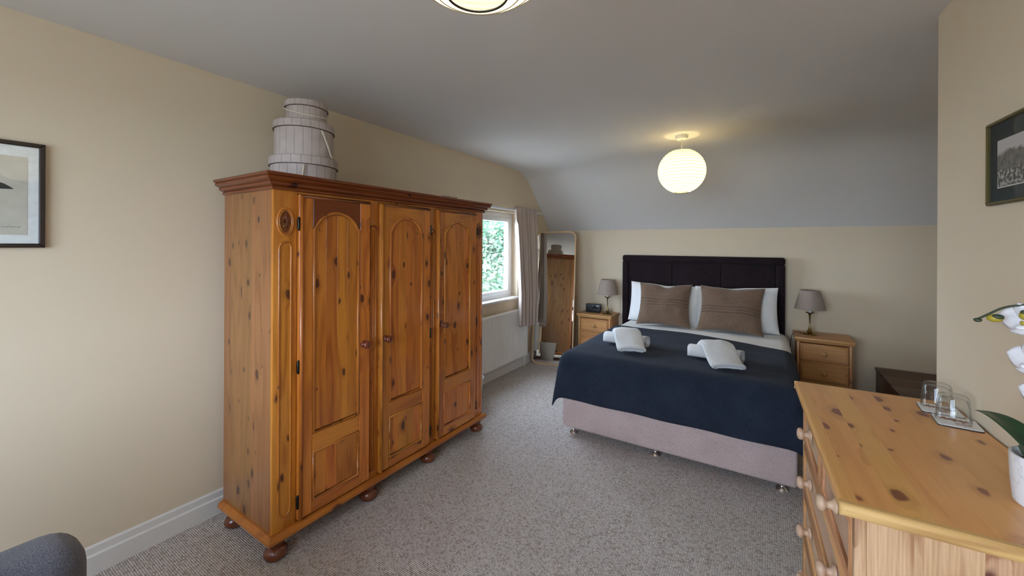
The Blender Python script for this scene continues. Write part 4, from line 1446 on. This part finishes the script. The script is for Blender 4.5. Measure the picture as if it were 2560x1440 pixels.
def leaf(pts, w, lbl=None):
    pts = [Vector(p) for p in pts]
    vs, fs = [], []
    n_ = len(pts)
    for i, p in enumerate(pts):
        t = (pts[min(i + 1, n_ - 1)] - pts[max(i - 1, 0)]).normalized()
        side = t.cross(Vector((0, 0, 1))).normalized()
        up_ = side.cross(t)
        f = i / (n_ - 1)
        ww = w * (math.sin(PI * min(1, 0.12 + f * 0.88) ** 0.8) ** 0.7 if f < 1 else 0.0)
        for k in (-1, -0.5, 0, 0.5, 1):
            vs.append(p + side * ww * k + up_ * (0.22 * ww * abs(k)))
    for i in range(n_ - 1):
        for k in range(4):
            a = i * 5 + k
            fs.append((a, a + 1, a + 6, a + 5))
    o = mesh_obj('leaf', vs, fs, M['orchid_leaf'], oc, smooth=True)
    md = o.modifiers.new('thickness', 'SOLIDIFY'); md.thickness = 0.003
    md = o.modifiers.new('smooth', 'SUBSURF'); md.levels = 1; md.render_levels = 2


leaf([(0.0, 0, 0.095), (-0.015, 0.03, 0.130), (-0.035, 0.065, 0.155), (-0.055, 0.105, 0.165), (-0.072, 0.140, 0.158)], 0.034)
leaf([(0.0, 0, 0.095), (0.015, 0.03, 0.14), (0.025, 0.065, 0.165), (0.03, 0.10, 0.17), (0.03, 0.13, 0.16)], 0.032)
leaf([(0.0, 0, 0.095), (-0.02, -0.03, 0.13), (-0.05, -0.07, 0.15), (-0.07, -0.11, 0.135)], 0.032)
leaf([(0.0, 0, 0.095), (0.02, -0.03, 0.13), (0.03, -0.07, 0.14), (0.02, -0.11, 0.12)], 0.030)
STEM = [(0.0, -0.005, 0.095), (0.01, -0.03, 0.20), (0.01, -0.05, 0.32), (0.005, -0.04, 0.41), (-0.012, -0.005, 0.452), (-0.038, 0.02, 0.446), (-0.062, 0.022, 0.438), (-0.085, 0.02, 0.422), (-0.103, 0.018, 0.409)]


def catmull(P, k=6):
    P = [Vector(p) for p in P]
    out = []
    for i in range(len(P) - 1):
        a, b, c, d = P[max(i - 1, 0)], P[i], P[i + 1], P[min(i + 2, len(P) - 1)]
        for j in range(k):
            t = j / k
            out.append(0.5 * ((2 * b) + (c - a) * t + (2 * a - 5 * b + 4 * c - d) * t * t + (3 * b - a - 3 * c + d) * t ** 3))
    out.append(P[-1])
    return out


tube('stem', catmull(STEM), 0.0024, M['orchid_stem'], oc, 8)


def ball(nm, c, rx, ry, rz_, m, par):
    bm = bmesh.new()
    bmesh.ops.create_uvsphere(bm, u_segments=16, v_segments=10, radius=1.0)
    for v in bm.verts:
        v.co = Vector((v.co.x * rx, v.co.y * ry, v.co.z * rz_))
    o = bm_obj(nm, bm, m, par, smooth=True)
    o.location = c
    return o


ball('bud', (-0.104, 0.018, 0.406), 0.0075, 0.0065, 0.005, M['orchid_stem'], oc)
b1 = ball('bud', (-0.077, 0.016, 0.413), 0.014, 0.011, 0.009, M['bud'], oc)
ball('bud_sepal', (0.003, -0.004, 0.004), 0.0105, 0.009, 0.0065, M['orchid_stem'], b1)
b2 = ball('bud', (-0.030, 0.012, 0.424), 0.012, 0.010, 0.011, M['bud'], oc)
ball('bud_sepal', (-0.004, -0.003, 0.008), 0.007, 0.006, 0.005, M['orchid_stem'], b2)


def flower(c, face, s):
    face = Vector(face).normalized()
    rot = face.to_track_quat('Z', 'Y').to_matrix().to_4x4()
    f = bpy.data.objects.new('flower', None)
    cen = ball('flower', c, 0.006 * s / 0.05, 0.006 * s / 0.05, 0.006 * s / 0.05, M['bud'], oc)
    for k, (a, L, w) in enumerate(((90, 1.0, 0.42), (18, 0.98, 0.62), (162, 0.98, 0.62), (-40, 0.95, 0.42), (220, 0.95, 0.42))):
        ca, sa = math.cos(R(a)), math.sin(R(a))
        vs, fs = [], []
        n_, m_ = 8, 6
        for i in range(n_ + 1):
            q = i / n_
            ww = w * s * math.sin(PI * (0.06 + 0.94 * q)) ** 0.6 if q < 1 else 0.001
            for j in range(m_ + 1):
                v = -1 + 2 * j / m_
                lx = q * L * s
                ly = v * ww
                lz = 0.25 * s * q * q * (-1 if k > 2 else 0.6) * 0.5 - 0.10 * s * v * v
                vs.append(rot @ Vector((lx * ca - ly * sa, lx * sa + ly * ca, lz)))
        for i in range(n_):
            for j in range(m_):
                a_ = i * (m_ + 1) + j
                fs.append((a_, a_ + 1, a_ + m_ + 2, a_ + m_ + 1))
        o = mesh_obj('petal', vs, fs, M['petal'], cen, smooth=True)
        md = o.modifiers.new('thickness', 'SOLIDIFY'); md.thickness = 0.0012
    ball('lip', rot @ Vector((0, -0.2 * s, 0.16 * s)), 0.009, 0.009, 0.006, M['petal'], cen)
    tube('flower_stalk', [(0, 0, 0), rot @ Vector((0, 0, -0.012)), rot @ Vector((0, 0.012, -0.025))], 0.0015, M['orchid_stem'], cen, 6)


flower((-0.030, 0.026, 0.405), (-0.75, -0.45, -0.15), 0.047)
flower((-0.020, 0.030, 0.315), (-0.8, -0.4, -0.05), 0.045)
flower((-0.005, 0.026, 0.238), (-0.8, -0.4, -0.05), 0.042)

# ------------------------------------------------------------------ pictures
def picture(name, label, cat, loc, rz, W, H, fw, fd, fm, mount, build):
    """local x to the right along the wall, front faces -y, back on the wall at y = 0"""
    t = thing(name, label, cat, loc, rz)
    for nm, poly in (('frame_side', [(0, 0), (fw, fw), (W - fw, fw), (W, 0)]), ('frame_side', [(W, 0), (W - fw, fw), (W - fw, H - fw), (W, H)]),
                     ('frame_side', [(W, H), (W - fw, H - fw), (fw, H - fw), (0, H)]), ('frame_side', [(0, H), (fw, H - fw), (fw, fw), (0, 0)])):
        plate(nm, poly, 0.0, -fd, fm, t, 0.003)
    boxes('mount', [(fw - 0.002, W - fw + 0.002, -0.008, -0.002, fw - 0.002, H - fw + 0.002)], mount, t)
    build(t)
    boxes('glazing', [(fw - 0.001, W - fw + 0.001, -fd + 0.008, -fd + 0.010, fw - 0.001, H - fw + 0.001)], M['pane'], t)
    return t


PWL, PHL = 0.56, 0.43


def art_left(t):
    # aged sheet with dark silhouettes and a line of handwriting
    sh = boxes('paper_sheet', [(0.075, PWL - 0.047, -0.0092, -0.008, 0.052, PHL - 0.060)], M['paper'], t)

    def sil(poly):
        v = [(p[0], -0.0096, p[1]) for p in poly] + [(p[0], -0.0091, p[1]) for p in poly]
        k = len(poly)
        mesh_obj('ink_shape', v, [tuple(range(k)), tuple(range(k, 2 * k))] + [(i, (i + 1) % k, k + (i + 1) % k, k + i) for i in range(k)], M['ink'], sh)
    x1 = PWL - 0.082
    sil([(x1, 0.236), (x1 - 0.008, 0.244), (x1 - 0.025, 0.256), (x1 - 0.06, 0.270), (x1 - 0.14, 0.276), (x1 - 0.26, 0.262), (x1 - 0.30, 0.245), (x1 - 0.22, 0.228), (x1 - 0.10, 0.232), (x1 - 0.02, 0.235)])
    sil([(x1 - 0.038, 0.302), (x1 - 0.10, 0.304), (x1 - 0.17, 0.274), (x1 - 0.10, 0.270), (x1 - 0.055, 0.290)])
    sil([(x1 - 0.038, 0.200), (x1 - 0.10, 0.204), (x1 - 0.18, 0.228), (x1 - 0.10, 0.230), (x1 - 0.055, 0.186)])
    for k in range(3):
        x0 = x1 - 0.148 + 0.058 * k
        pts = [(x0 + 0.05 * i / 24, -0.0094, 0.088 - 0.002 * k + 0.004 * math.sin(i * 1.3 + k) * (0.5 + 0.5 * math.sin(i * 0.41 + 2 * k))) for i in range(25)]
        tube('handwriting', pts, 0.0005, M['ink'], sh, 4)


picture('framed_print', 'black framed print of dark silhouettes on aged paper, left wall', 'picture', (XL, 0.358 - PWL, 1.476), R(90), PWL, PHL, 0.017, 0.022, M['frame_black'], M['mount_white'], art_left)

PWR, PHR = 0.34, 0.252
yR = 1.852
pr_rot = R(-90 + 2.5)


def art_right(t):
    boxes('inner_bevel', [(0.052, PWR - 0.052, -0.0088, -0.0078, 0.048, PHR - 0.062)], M['paper'], t)
    p = boxes('photograph', [(-0.115, 0.115, -0.0009, 0.0003, -0.068, 0.068)], M['photo'], t)
    p.location = (PWR / 2, -0.0089, 0.1195)
    p.scale = (1.0, 1.0, 1.0)


picture('framed_photograph', 'small olive gilt framed monochrome photograph on the right wall', 'picture', (rwx(yR) - 0.0005, yR, 1.627), pr_rot, PWR, PHR, 0.010, 0.016, M['frame_gold'], M['mount_green'], art_right)

# ------------------------------------------------------------------ dark chest in the alcove
dc = thing('blanket_chest', 'low dark stained wooden chest in the alcove beyond the bedside cabinet', 'chest', (0.85, 4.10, 0), 0)
for a, b in ((0.0, 0.28), (0.28, 0.56), (0.56, 0.85)):
    box('lid_board', -0.008, 0.95, a + 0.0004 - (0.008 if a == 0 else 0), b - 0.0006, 0.352, 0.380, M['darkwood'], dc, 0.004)
box('front_panel', 0.0, 0.94, 0.0, 0.022, 0.03, 0.352, M['darkwood'], dc, 0.002)
box('back_panel', 0.0, 0.94, 0.826, 0.848, 0.03, 0.352, M['darkwood'], dc, 0.002)
box('side_panel', 0.0, 0.022, 0.022, 0.826, 0.03, 0.352, M['darkwood'], dc, 0.002)
box('side_panel', 0.918, 0.94, 0.022, 0.826, 0.03, 0.352, M['darkwood'], dc, 0.002)
box('floor_panel', 0.022, 0.918, 0.022, 0.826, 0.03, 0.05, M['darkwood'], dc)
for x in (0.03, 0.88):
    for y in (0.02, 0.79):
        box('foot', x, x + 0.04, y, y + 0.04, 0.0, 0.03, M['darkwood'], dc)

# ------------------------------------------------------------------ armchair at the lower left
ac = thing('armchair', 'blue grey tweed armchair, only its rounded arm showing', 'armchair', (-1.905, 0.335, 0), 0)


def soft(nm, x0, x1, y0, y1, z0, z1, bev, m=M['chair'], par=ac):
    return box(nm, x0, x1, y0, y1, z0, z1, m, par, bev, 6)


soft('arm', 0.0, 0.22, -0.78, 0.0, 0.16, 0.615, 0.085)
soft('arm', 0.66, 0.86, -0.78, 0.0, 0.16, 0.615, 0.085)
soft('backrest', 0.02, 0.84, -0.86, -0.66, 0.16, 0.86, 0.08)
soft('seat_base', 0.16, 0.70, -0.75, -0.02, 0.15, 0.32, 0.03)
soft('seat_cushion', 0.21, 0.67, -0.66, 0.0, 0.30, 0.45, 0.05)
for x in (0.08, 0.78):
    for y in (-0.06, -0.78):
        lathe('leg', [(0, 0), (0.016, 0), (0.024, 0.165), (0, 0.165)], M['darkwood'], ac, 16, loc=(x, y, 0))
